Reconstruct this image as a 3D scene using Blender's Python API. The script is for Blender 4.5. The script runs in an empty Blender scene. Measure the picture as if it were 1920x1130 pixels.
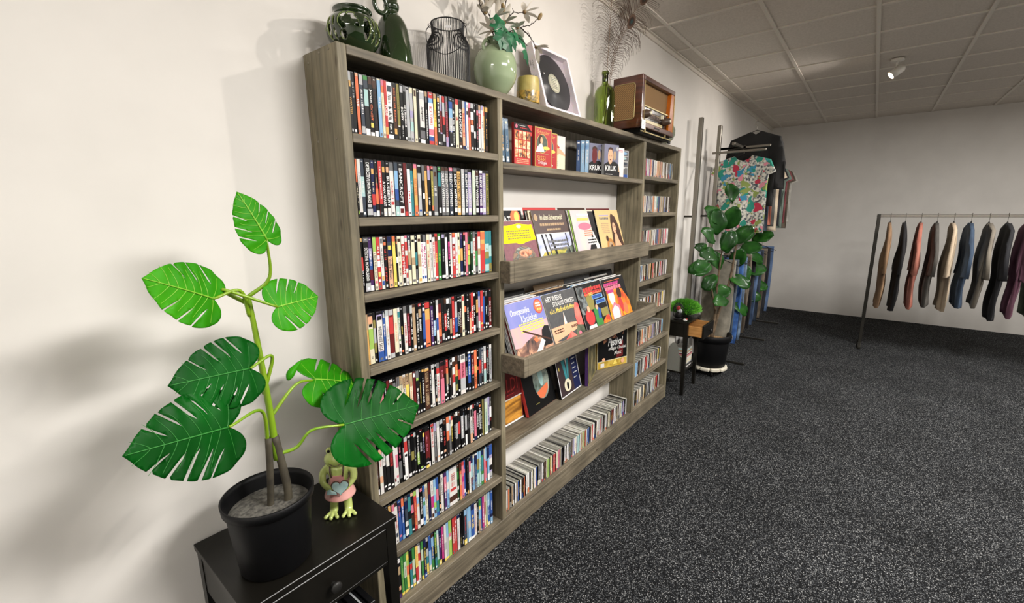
import bpy, bmesh, math, random, re
from mathutils import Vector, Matrix, Euler, noise
from mathutils.geometry import delaunay_2d_cdt
PI=math.pi; sin=math.sin; cos=math.cos
SC=bpy.context.scene; COL=SC.collection
rnd=random.Random(7)
# ---------------------------------------------------------------- camera
F=829.1378; YAW,PIT,ROL=-0.8931,-0.2009,-0.0070
CAM=Vector((-0.7932,-1.4973,1.6818))
def cam_axes():
    cy,sy,cp,sp=cos(YAW),sin(YAW),cos(PIT),sin(PIT)
    fw=Vector((-sy*cp,cy*cp,sp)); rt=Vector((cy,sy,0)); up=rt.cross(fw)
    return cos(ROL)*rt+sin(ROL)*up, -sin(ROL)*rt+cos(ROL)*up, fw
RT,UP,FW=cam_axes()
cd=bpy.data.cameras.new('camera'); cam=bpy.data.objects.new('camera',cd); COL.objects.link(cam)
cd.sensor_width=36; cd.sensor_fit='HORIZONTAL'; cd.lens=36*F/1920; cd.clip_start=.05; cd.clip_end=60
M=Matrix((RT,UP,-FW)).transposed().to_4x4(); M.translation=CAM; cam.matrix_world=M
SC.camera=cam
def proj(p):
    d=Vector(p)-CAM; z=d.dot(FW); return 960+F*d.dot(RT)/z, 565-F*d.dot(UP)/z, z
# ---------------------------------------------------------------- world, lights, exposure
w=bpy.data.worlds.new('world'); SC.world=w; w.use_nodes=True
w.node_tree.nodes['Background'].inputs[0].default_value=(1,.95,.88,1); w.node_tree.nodes['Background'].inputs[1].default_value=.25
SC.view_settings.view_transform='Standard'; SC.view_settings.look='None'; SC.view_settings.gamma=1
SC.view_settings.exposure=0.5; SC.view_settings.use_curve_mapping=False
def lamp(kind,name,loc,energy,col,size=.1,rot=(0,0,0),sy=None,target=None,spot=None,blend=.6):
    l=bpy.data.lights.new(name,kind); o=bpy.data.objects.new(name,l); COL.objects.link(o)
    l.energy=energy; l.color=col; o.location=loc; o.rotation_euler=rot
    if kind=='AREA':
        l.size=size
        if sy: l.shape='RECTANGLE'; l.size_y=sy
    else: l.shadow_soft_size=size
    if kind=='SPOT': l.spot_size=spot or 2.4; l.spot_blend=blend
    if target is not None:
        o.rotation_euler=(Vector(target)-Vector(loc)).to_track_quat('-Z','Y').to_euler()
    return o
WARM=(1,.92,.84)
def track(x,y,e,tg,sz,spot,blend,col=WARM):
    c=Vector((x,y,2.89)); d=(Vector(tg)-Vector((x,y,2.86))).normalized(); lamp('SPOT','track_lamp_light',c+d*.06,e,col,sz,target=tg,spot=spot,blend=blend)
track(1.39,-1.32,31,(1.0,0,1.5),.022,2.85,.15)
track(4.75,-1.5,34,(4.2,0,1.6),.03,2.2,.8)
track(-1.7,-1.7,5,(0,0,1.0),.03,2.2,.8,(1,.95,.86))  # added spot, fills the wall and side panel at the left
lamp('AREA','ceiling_fill_light',(.8,-2.6,2.93),138,(1,.97,.93),1.2,sy=.6)  # unseen area fill, added for the room's ambient light
lamp('AREA','ceiling_fill_light',(4.2,-3.2,2.93),120,(1,.97,.93),1.2,sy=.6)  # second unseen area fill, added over the right of the room
lamp('AREA','ceiling_fill_light',(-2.1,-1.5,2.93),24,(1,.98,.95),.6,sy=.6)  # unseen fill added to brighten the side panel and left wall
# ---------------------------------------------------------------- helpers
def srgb(h):
    if isinstance(h,str):
        h=[int(h[i:i+2],16)/255 for i in (0,2,4)]
        return tuple((c/12.92 if c<=.04045 else ((c+.055)/1.055)**2.4) for c in h)
    return h
def newmat(name):
    m=bpy.data.materials.new(name); m.use_nodes=True
    return m,m.node_tree,m.node_tree.nodes['Principled BSDF']
def plain(name,c,rough=.5,metal=0,spec=.5,coat=0,trans=0,ior=1.45,emit=None,sss=0):
    m,t,b=newmat(name); b.inputs['Base Color'].default_value=(*srgb(c),1); b.inputs['Roughness'].default_value=rough
    b.inputs['Metallic'].default_value=metal; b.inputs['Specular IOR Level'].default_value=spec
    b.inputs['Coat Weight'].default_value=coat; b.inputs['Transmission Weight'].default_value=trans; b.inputs['IOR'].default_value=ior
    # faint procedural grain so no surface is a dead flat colour
    n=t.nodes.new('ShaderNodeTexNoise'); n.inputs['Scale'].default_value=60
    tc=t.nodes.new('ShaderNodeTexCoord'); t.links.new(tc.outputs['Object'],n.inputs['Vector'])
    mx=t.nodes.new('ShaderNodeMixRGB'); mx.blend_type='MULTIPLY'; mx.inputs[0].default_value=.18
    mx.inputs[1].default_value=(*srgb(c),1); t.links.new(n.outputs['Color'],mx.inputs[2])
    hs=t.nodes.new('ShaderNodeHueSaturation'); hs.inputs['Value'].default_value=1.08; t.links.new(mx.outputs[0],hs.inputs['Color'])
    t.links.new(hs.outputs[0],b.inputs['Base Color'])
    if emit: b.inputs['Emission Color'].default_value=(*srgb(c),1); b.inputs['Emission Strength'].default_value=emit
    return m
def ramp(t,stops):
    r=t.nodes.new('ShaderNodeValToRGB'); e=r.color_ramp.elements
    while len(e)<len(stops): e.new(.5)
    for x,(p,c) in zip(e,stops): x.position=p; x.color=(*srgb(c),1)
    return r
def noisy(name,stops,scale=8,rough=.6,detail=4,vec=(1,1,1),bump=0,dist=0,metal=0,coat=0,coords='Object',trans=0):
    m,t,b=newmat(name); tc=t.nodes.new('ShaderNodeTexCoord'); mp=t.nodes.new('ShaderNodeMapping'); mp.inputs['Scale'].default_value=vec
    t.links.new(tc.outputs[coords],mp.inputs['Vector'])
    n=t.nodes.new('ShaderNodeTexNoise'); n.inputs['Scale'].default_value=scale; n.inputs['Detail'].default_value=detail; n.inputs['Distortion'].default_value=dist
    t.links.new(mp.outputs[0],n.inputs['Vector']); r=ramp(t,stops); t.links.new(n.outputs['Fac'],r.inputs[0]); t.links.new(r.outputs[0],b.inputs['Base Color'])
    b.inputs['Roughness'].default_value=rough; b.inputs['Metallic'].default_value=metal; b.inputs['Coat Weight'].default_value=coat; b.inputs['Transmission Weight'].default_value=trans
    if bump:
        bp=t.nodes.new('ShaderNodeBump'); bp.inputs['Strength'].default_value=bump; bp.inputs['Distance'].default_value=.004
        t.links.new(n.outputs['Fac'],bp.inputs['Height']); t.links.new(bp.outputs[0],b.inputs['Normal'])
    return m
def wood(name,axis,c0,c1,c2,rough=.62,sc=1.0,knot=True):
    m,t,b=newmat(name); L=t.links.new
    tc=t.nodes.new('ShaderNodeTexCoord'); v=[34,34,34]; v[axis]=1.6
    mp=t.nodes.new('ShaderNodeMapping'); mp.inputs['Scale'].default_value=[a*sc for a in v]; L(tc.outputs['Object'],mp.inputs['Vector'])
    n=t.nodes.new('ShaderNodeTexNoise'); n.inputs['Scale'].default_value=1.6; n.inputs['Detail'].default_value=6; n.inputs['Roughness'].default_value=.65; n.inputs['Distortion'].default_value=.7
    L(mp.outputs[0],n.inputs['Vector'])
    r=ramp(t,[(.25,c0),(.5,c1),(.78,c2)]); L(n.outputs['Fac'],r.inputs[0])
    n2=t.nodes.new('ShaderNodeTexNoise'); n2.inputs['Scale'].default_value=5; n2.inputs['Detail'].default_value=3; L(tc.outputs['Object'],n2.inputs['Vector'])
    r2=ramp(t,[(.3,(.46,.45,.40)),(.7,(1.1,1.08,1.03))]); L(n2.outputs['Fac'],r2.inputs[0])
    mx=t.nodes.new('ShaderNodeMixRGB'); mx.blend_type='MULTIPLY'; mx.inputs[0].default_value=.75; L(r.outputs[0],mx.inputs[1]); L(r2.outputs[0],mx.inputs[2])
    out=mx.outputs[0]
    if knot:
        kv=[11,11,11]; kv[axis]=3.2
        mp2=t.nodes.new('ShaderNodeMapping'); mp2.inputs['Scale'].default_value=kv; L(tc.outputs['Object'],mp2.inputs['Vector'])
        vo=t.nodes.new('ShaderNodeTexVoronoi'); vo.inputs['Scale'].default_value=1; L(mp2.outputs[0],vo.inputs['Vector'])
        r3=ramp(t,[(.03,(.3,.24,.19)),(.09,(1,1,1))]); L(vo.outputs['Distance'],r3.inputs[0])
        m3=t.nodes.new('ShaderNodeMixRGB'); m3.blend_type='MULTIPLY'; m3.inputs[0].default_value=.8; L(out,m3.inputs[1]); L(r3.outputs[0],m3.inputs[2]); out=m3.outputs[0]
    L(out,b.inputs['Base Color']); b.inputs['Roughness'].default_value=rough
    bp=t.nodes.new('ShaderNodeBump'); bp.inputs['Strength'].default_value=.25; bp.inputs['Distance'].default_value=.002; L(n.outputs['Fac'],bp.inputs['Height']); L(bp.outputs[0],b.inputs['Normal'])
    return m
MAT={}
def mt(k,f=None):
    if k not in MAT: MAT[k]=f()
    return MAT[k]
class MB:
    def __init__(s): s.v=[];s.f=[];s.m=[];s.sm=[];s.mats=[]
    def mi(s,m):
        if m not in s.mats: s.mats.append(m)
        return s.mats.index(m)
    def add(s,vs,fs,m,smooth=False):
        o=len(s.v); s.v+= [tuple(p) for p in vs]; k=s.mi(m)
        for f in fs: s.f.append([i+o for i in f]); s.m.append(k); s.sm.append(smooth)
        return s
    def box(s,x0,x1,y0,y1,z0,z1,m,c=0,X=None):
        if c:
            q=[]
            for z,k in ((z0,c),(z0+c,0),(z1-c,0),(z1,c)):
                a,b_,d,e=x0+k,x1-k,y0+k,y1-k
                q.append([(a+c,d,z),(b_-c,d,z),(b_,d+c,z),(b_,e-c,z),(b_-c,e,z),(a+c,e,z),(a,e-c,z),(a,d+c,z)])
            vs=[p for l in q for p in l]; fs=[list(range(7,-1,-1)),list(range(24,32))]
            for l in range(3):
                for i in range(8): j=(i+1)%8; fs.append([l*8+i,l*8+j,l*8+8+j,l*8+8+i])
        else:
            vs=[(x0,y0,z0),(x1,y0,z0),(x1,y1,z0),(x0,y1,z0),(x0,y0,z1),(x1,y0,z1),(x1,y1,z1),(x0,y1,z1)]
            fs=[(3,2,1,0),(4,5,6,7),(0,1,5,4),(1,2,6,5),(2,3,7,6),(3,0,4,7)]
        if X: vs=[X@Vector(p) for p in vs]
        return s.add(vs,fs,m)
    def tube(s,pts,r,m,n=8,cap=True,smooth=True,r2=None):
        pts=[Vector(p) for p in pts]; N=len(pts); vs=[]; fs=[]
        up=Vector((0,0,1)); prev=None
        for i,p in enumerate(pts):
            d=(pts[min(i+1,N-1)]-pts[max(i-1,0)]).normalized()
            if prev is None:
                a=up if abs(d.z)<.9 else Vector((1,0,0)); u=d.cross(a).normalized()
            else: u=(prev-d*prev.dot(d)).normalized()
            prev=u; q=d.cross(u)
            rr=r[i] if isinstance(r,(list,tuple)) else (r+(r2-r)*i/(N-1) if r2 is not None else r)
            for k in range(n):
                t=2*PI*k/n; vs.append(p+u*rr*cos(t)+q*rr*sin(t))
        for i in range(N-1):
            for k in range(n):
                j=(k+1)%n; fs.append([i*n+k,i*n+j,(i+1)*n+j,(i+1)*n+k])
        if cap: fs+=[list(range(n-1,-1,-1)),[(N-1)*n+k for k in range(n)]]
        return s.add(vs,fs,m,smooth)
    def lathe(s,prof,c,m,n=40,smooth=True,closed=False,mask=None,mfun=None,rot=None):
        vs=[];N=len(prof)
        for r,z in prof:
            for k in range(n):
                t=2*PI*k/n; p=Vector((r*cos(t),r*sin(t),z))
                if rot: p=rot@p
                vs.append(Vector(c)+p)
        by={}
        for i in range(N-(0 if closed else 1)):
            i2=(i+1)%N
            for k in range(n):
                j=(k+1)%n
                if mask and mask(2*PI*(k+.5)/n,(prof[i][1]+prof[i2][1])/2): continue
                mm=mfun(i) if mfun else m
                by.setdefault(mm,[]).append([i*n+k,i*n+j,i2*n+j,i2*n+k])
        o=len(s.v); s.v+=[tuple(p) for p in vs]
        for mm,fs in by.items():
            k=s.mi(mm)
            for f in fs: s.f.append([i+o for i in f]); s.m.append(k); s.sm.append(smooth)
        return s
    def sph(s,c,r,m,n=16,h=10,sc=(1,1,1)):
        pr=[(max(1e-5,sin(PI*i/h))*r,-cos(PI*i/h)*r) for i in range(h+1)]
        vs=[];
        for rr,z in pr:
            for k in range(n): t=2*PI*k/n; vs.append((c[0]+rr*cos(t)*sc[0],c[1]+rr*sin(t)*sc[1],c[2]+z*sc[2]))
        fs=[[i*n+k,i*n+(k+1)%n,(i+1)*n+(k+1)%n,(i+1)*n+k] for i in range(h) for k in range(n)]
        return s.add(vs,fs,m,True)
    def prism(s,poly,y0,y1,m,ax=1):
        # poly in the two other axes (x,z) extruded along y when ax=1; (y,z) along x when ax=0; (x,y) along z when ax=2
        n=len(poly)
        def P(a,b,t): return (a,t,b) if ax==1 else ((t,a,b) if ax==0 else (a,b,t))
        vs=[P(a,b,y0) for a,b in poly]+[P(a,b,y1) for a,b in poly]
        fs=[list(range(n)),list(range(2*n-1,n-1,-1))]+[[i,i+n,(i+1)%n+n,(i+1)%n] for i in range(n)]
        return s.add(vs,fs,m)
    def build(s,name,parent=None,kind=None,loc=None):
        me=bpy.data.meshes.new(name); me.from_pydata(s.v,[],s.f)
        for m in s.mats: me.materials.append(m)
        me.polygons.foreach_set('material_index',s.m); me.polygons.foreach_set('use_smooth',s.sm); me.update()
        o=bpy.data.objects.new(name,me); COL.objects.link(o)
        if loc: o.location=loc
        if parent: o.parent=parent
        if kind: o['kind']=kind
        return o
def fixn(o):
    b=bmesh.new(); b.from_mesh(o.data); bmesh.ops.recalc_face_normals(b,faces=b.faces); b.to_mesh(o.data); b.free(); return o
def tag(o,label=None,cat=None,group=None,kind=None):
    if label: o['label']=label
    if cat: o['category']=cat
    if group: o['group']=group
    if kind: o['kind']=kind
    return o
def empty(name,loc=(0,0,0),rz=0,label=None,cat=None,group=None):
    o=bpy.data.objects.new(name,None); o.empty_display_size=.05; COL.objects.link(o); o.location=loc; o.rotation_euler=(0,0,rz)
    return tag(o,label,cat,group)
def bevel(o,wd,seg=2):
    b=o.modifiers.new('bevel','BEVEL'); b.width=wd; b.segments=seg; b.limit_method='ANGLE'; b.angle_limit=.6; return o
_tx={}
def glyphs(txt,bold=False,shear=0):
    k=(txt,bold,shear)
    if k not in _tx:
        c=bpy.data.curves.new('t','FONT'); c.body=txt; c.size=1; c.resolution_u=2; c.shear=shear
        if bold: c.offset=.012
        o=bpy.data.objects.new('t',c); COL.objects.link(o); bpy.context.view_layer.update()
        me=bpy.data.meshes.new_from_object(o.evaluated_get(bpy.context.evaluated_depsgraph_get()))
        vs=[tuple(v.co) for v in me.vertices]; fs=[list(p.vertices) for p in me.polygons]
        bpy.data.objects.remove(o); bpy.data.curves.remove(c); bpy.data.meshes.remove(me)
        if vs:
            x0=min(v[0] for v in vs);x1=max(v[0] for v in vs);y0=min(v[1] for v in vs);y1=max(v[1] for v in vs)
            vs=[((v[0]-x0)/(x1-x0),(v[1]-y0)/(y1-y0)) for v in vs]; asp=(x1-x0)/(y1-y0)
        else: asp=1
        _tx[k]=(vs,fs,asp)
    return _tx[k]
def put_text(mb,txt,fr,u0,u1,v0,v1,m,bold=False,shear=0):
    """text stretched to the rectangle u0..u1, v0..v1 of a frame fr(u,v)->point"""
    vs,fs,a=glyphs(txt,bold,shear)
    mb.add([fr(u0+x*(u1-u0),v0+y*(v1-v0)) for x,y in vs],fs,m)
# palette of print colours
PALH=dict(K='0c0c0e',k='1d1b1c',W='f2f0ee',w='dcd8d2',c='e2d8b4',Y='f2d21c',A='e0a63a',O='ee6a1e',R='cf1f1c',r='6e1416',P='e06a86',M='c4157c',V='4a2766',v='a79ac6',
 B='2154a6',b='7db4e0',N='1a2350',T='1b8790',t='a4cfcc',G='2f8a34',g='1c4424',L='9cc93a',l='c2d4b4',D='4a2a1a',d='b8966a',S='6b6b6d',s='b4b6b8',I='3a4452',E='eca878',U='8f8430')
NAMES=dict(K='black',k='charcoal',W='white',w='off-white',c='cream',Y='yellow',A='amber',O='orange',R='red',r='maroon',P='pink',M='magenta',V='purple',v='lavender',B='blue',b='light blue',N='navy',
 T='teal',t='pale teal',G='green',g='dark green',L='lime',l='pale green',D='brown',d='tan',S='grey',s='silver grey',I='slate',E='peach',U='olive')
def desat(h):
    c=srgb(h); g=.3*c[0]+.55*c[1]+.15*c[2]; return tuple(.93*(v*.8+g*.2) for v in c)
def pal(k):
    if k=='C': k='c'
    return mt('print_'+k,lambda:plain('print_'+NAMES[k].replace(' ','_').replace('-','_'),desat(PALH[k]),.45,spec=.22))
def ordn(n): return '%d%s'%(n,'th' if 10<=n%100<=20 else {1:'st',2:'nd',3:'rd'}.get(n%10,'th'))
# ---------------------------------------------------------------- room
WOODX=wood('grey_stained_pine_lengthwise',0,'494238','746b5b','968c79')
WOODZ=wood('grey_stained_pine_upright',2,'4f493c','7c745f','a2977f')
WOODB=wood('grey_stained_back_panel',2,'3c3833','57524a','6e685e',knot=False)
WOODL=wood('pale_grey_back_panel',2,'6a655d','8c867b','a8a195',knot=False)
WALL=noisy('painted_wall',[(.3,'d6d2cc'),(.7,'dfdbd5')],3,.85,bump=.05)
CEIL=noisy('ceiling_tile',[(.35,'c8c0b6'),(.65,'d4ccc2')],90,.9,bump=.25)
GRIDM=plain('ceiling_grid_metal','d8d1c6',.5)
def carpet():
    m,t,b=newmat('speckled_carpet'); L=t.links.new; tc=t.nodes.new('ShaderNodeTexCoord')
    n=t.nodes.new('ShaderNodeTexVoronoi'); n.inputs['Scale'].default_value=300; L(tc.outputs['Object'],n.inputs['Vector'])
    sp=t.nodes.new('ShaderNodeSeparateColor'); L(n.outputs['Color'],sp.inputs[0])
    r=ramp(t,[(.0,'050506'),(.5,'0f1012'),(.76,'26282b'),(.92,'616365'),(1,'a8a8a6')]); L(sp.outputs[0],r.inputs[0])
    n2=t.nodes.new('ShaderNodeTexNoise'); n2.inputs['Scale'].default_value=2.2; L(tc.outputs['Object'],n2.inputs['Vector'])
    r2=ramp(t,[(.35,(.72,.72,.72)),(.65,(1,1,1))]); L(n2.outputs['Fac'],r2.inputs[0])
    mx=t.nodes.new('ShaderNodeMixRGB'); mx.blend_type='MULTIPLY'; mx.inputs[0].default_value=1; L(r.outputs[0],mx.inputs[1]); L(r2.outputs[0],mx.inputs[2]); L(mx.outputs[0],b.inputs['Base Color'])
    b.inputs['Roughness'].default_value=.95; b.inputs['Specular IOR Level'].default_value=.15
    bp=t.nodes.new('ShaderNodeBump'); bp.inputs['Strength'].default_value=.7; bp.inputs['Distance'].default_value=.004; L(n.outputs['Distance'],bp.inputs['Height']); L(bp.outputs[0],b.inputs['Normal'])
    return m
X0,X1,Y1,ZC=-2.6,8.0,-5.6,3.0
def st(n,*a,m=None):
    mb=MB(); mb.box(*a,m); return mb.build(n,kind='structure')
st('floor',X0-.1,X1+.1,Y1-.1,.1,-.1,0,m=carpet())
st('wall_back',X0-.1,X1+.1,0,.1,0,ZC+.1,m=WALL)
st('wall_right',X1,X1+.1,Y1,0,0,ZC+.1,m=WALL)
st('wall_left',X0-.1,X0,Y1,0,0,ZC+.1,m=WALL)
st('wall_front',X0-.1,X1+.1,Y1-.1,Y1,0,ZC+.1,m=WALL)
st('ceiling',X0-.1,X1+.1,Y1-.1,.1,ZC+.006,ZC+.1,m=CEIL)
mb=MB()
for i in range(-9,10):
    x=2.69+.592*i
    if X0<x<X1: mb.box(x-.012,x+.012,Y1,0,ZC-.002,ZC+.006,GRIDM)
for i in range(10):
    y=-.16-.6*i
    if y>Y1: mb.box(X0,X1,y-.012,y+.012,ZC-.003,ZC+.006,GRIDM)
mb.build('trim_1',kind='structure')
mb=MB(); mb.box(X0,X1,-.03,0,ZC-.004,ZC+.004,GRIDM); mb.box(X0,X1,-.012,0,ZC-.035,ZC-.004,GRIDM); mb.build('trim_2',kind='structure')
# ---------------------------------------------------------------- bookcase
H=2.18; D=.1972; TX=.033; TT=.0284; XA=.7333; XB=2.3045; XC=3.0332
ZS=[1.9259,1.6652,1.4102,1.1481,.8837,.6295,.3767,.1249]; ZM=1.8954; Z4=.5326
YF=-D+.03
bc=empty('bookcase',(0,0,0),0,'long grey-stained pine wall bookcase packed with discs and records','bookcase')
def part(n,*a,m=WOODX,c=.0022,par=bc,lab=None):
    mb=MB(); mb.box(*a,m,c=c); o=mb.build(n,par)
    if lab: o['label']=lab
    return o
part('side_panel',0,TX,-D,-.0,0,H,m=WOODZ); part('side_panel',XC,XC+TX,-D,0,0,H-.0,m=WOODZ)
part('divider',XA,XA+TX,-D,-.003,ZS[7],H-TT,m=WOODZ); part('divider',XB,XB+TX,-D,-.003,ZS[7],H-TT,m=WOODZ)
part('top_board',TX,XC,-D,0,H-TT,H)
for i,z in enumerate(ZS):
    if i<7:
        part('shelf',TX,XA,-D+.001*(i%3),-.004,z-TT,z); part('shelf',XB+TX,XC,-D+.001*(i%2),-.004,z-TT,z)
part('base_shelf',TX,XC,-D,-.004,ZS[7]-TT,ZS[7])
part('plinth_board',TX,XC,-D+.004,-D+.028,0,ZS[7]-TT-.001)
part('shelf',XA+TX,XB,-D,-.004,ZM-TT,ZM); part('shelf',XA+TX,XB,-D,-.0015,Z4-.022,Z4)
part('back_panel',TX,XA,-.0035,-.0005,ZS[7],H-TT,m=WOODB,c=0)
part('back_panel',XA+TX,XB,-.0035,-.0005,ZM,H-TT,m=WOODL,c=0)
part('back_panel',XB+TX,XC,-.0035,-.0005,ZS[7],H-TT,m=WOODL,c=0)
def tray(yf,z0,z1,nm='record_tray'):
    t=empty(nm); t.parent=bc
    part('side_board',XA+.004,XA+TX,yf,-D-.0005,z0,z1,par=t); part('side_board',XB,XB+TX-.004,yf,-D-.0005,z0,z1,par=t)
    part('front_board',XA+TX+.0005,XB-.0005,yf,yf+.022,z0,z1,par=t); part('floor_board',XA+TX+.0005,XB-.0005,yf+.0225,-.004,z0,z0+.02,par=t)
tray(-.2565,1.3605,1.4615); tray(-.336,.928,1.0195)
# screws on the visible side panel and dividers
scr=plain('screw_head','8d8676',.4,metal=.6)
for y,z in ((-.03,2.150),(-.10,2.166),(-.155,2.166),(-.16,1.91),(-.05,1.91),(-.155,1.4),(-.05,1.14)):
    mb=MB(); mb.tube([(-.0012,y,z),(.002,y,z)],.0042,scr,n=10); mb.build('screw',bc)
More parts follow.
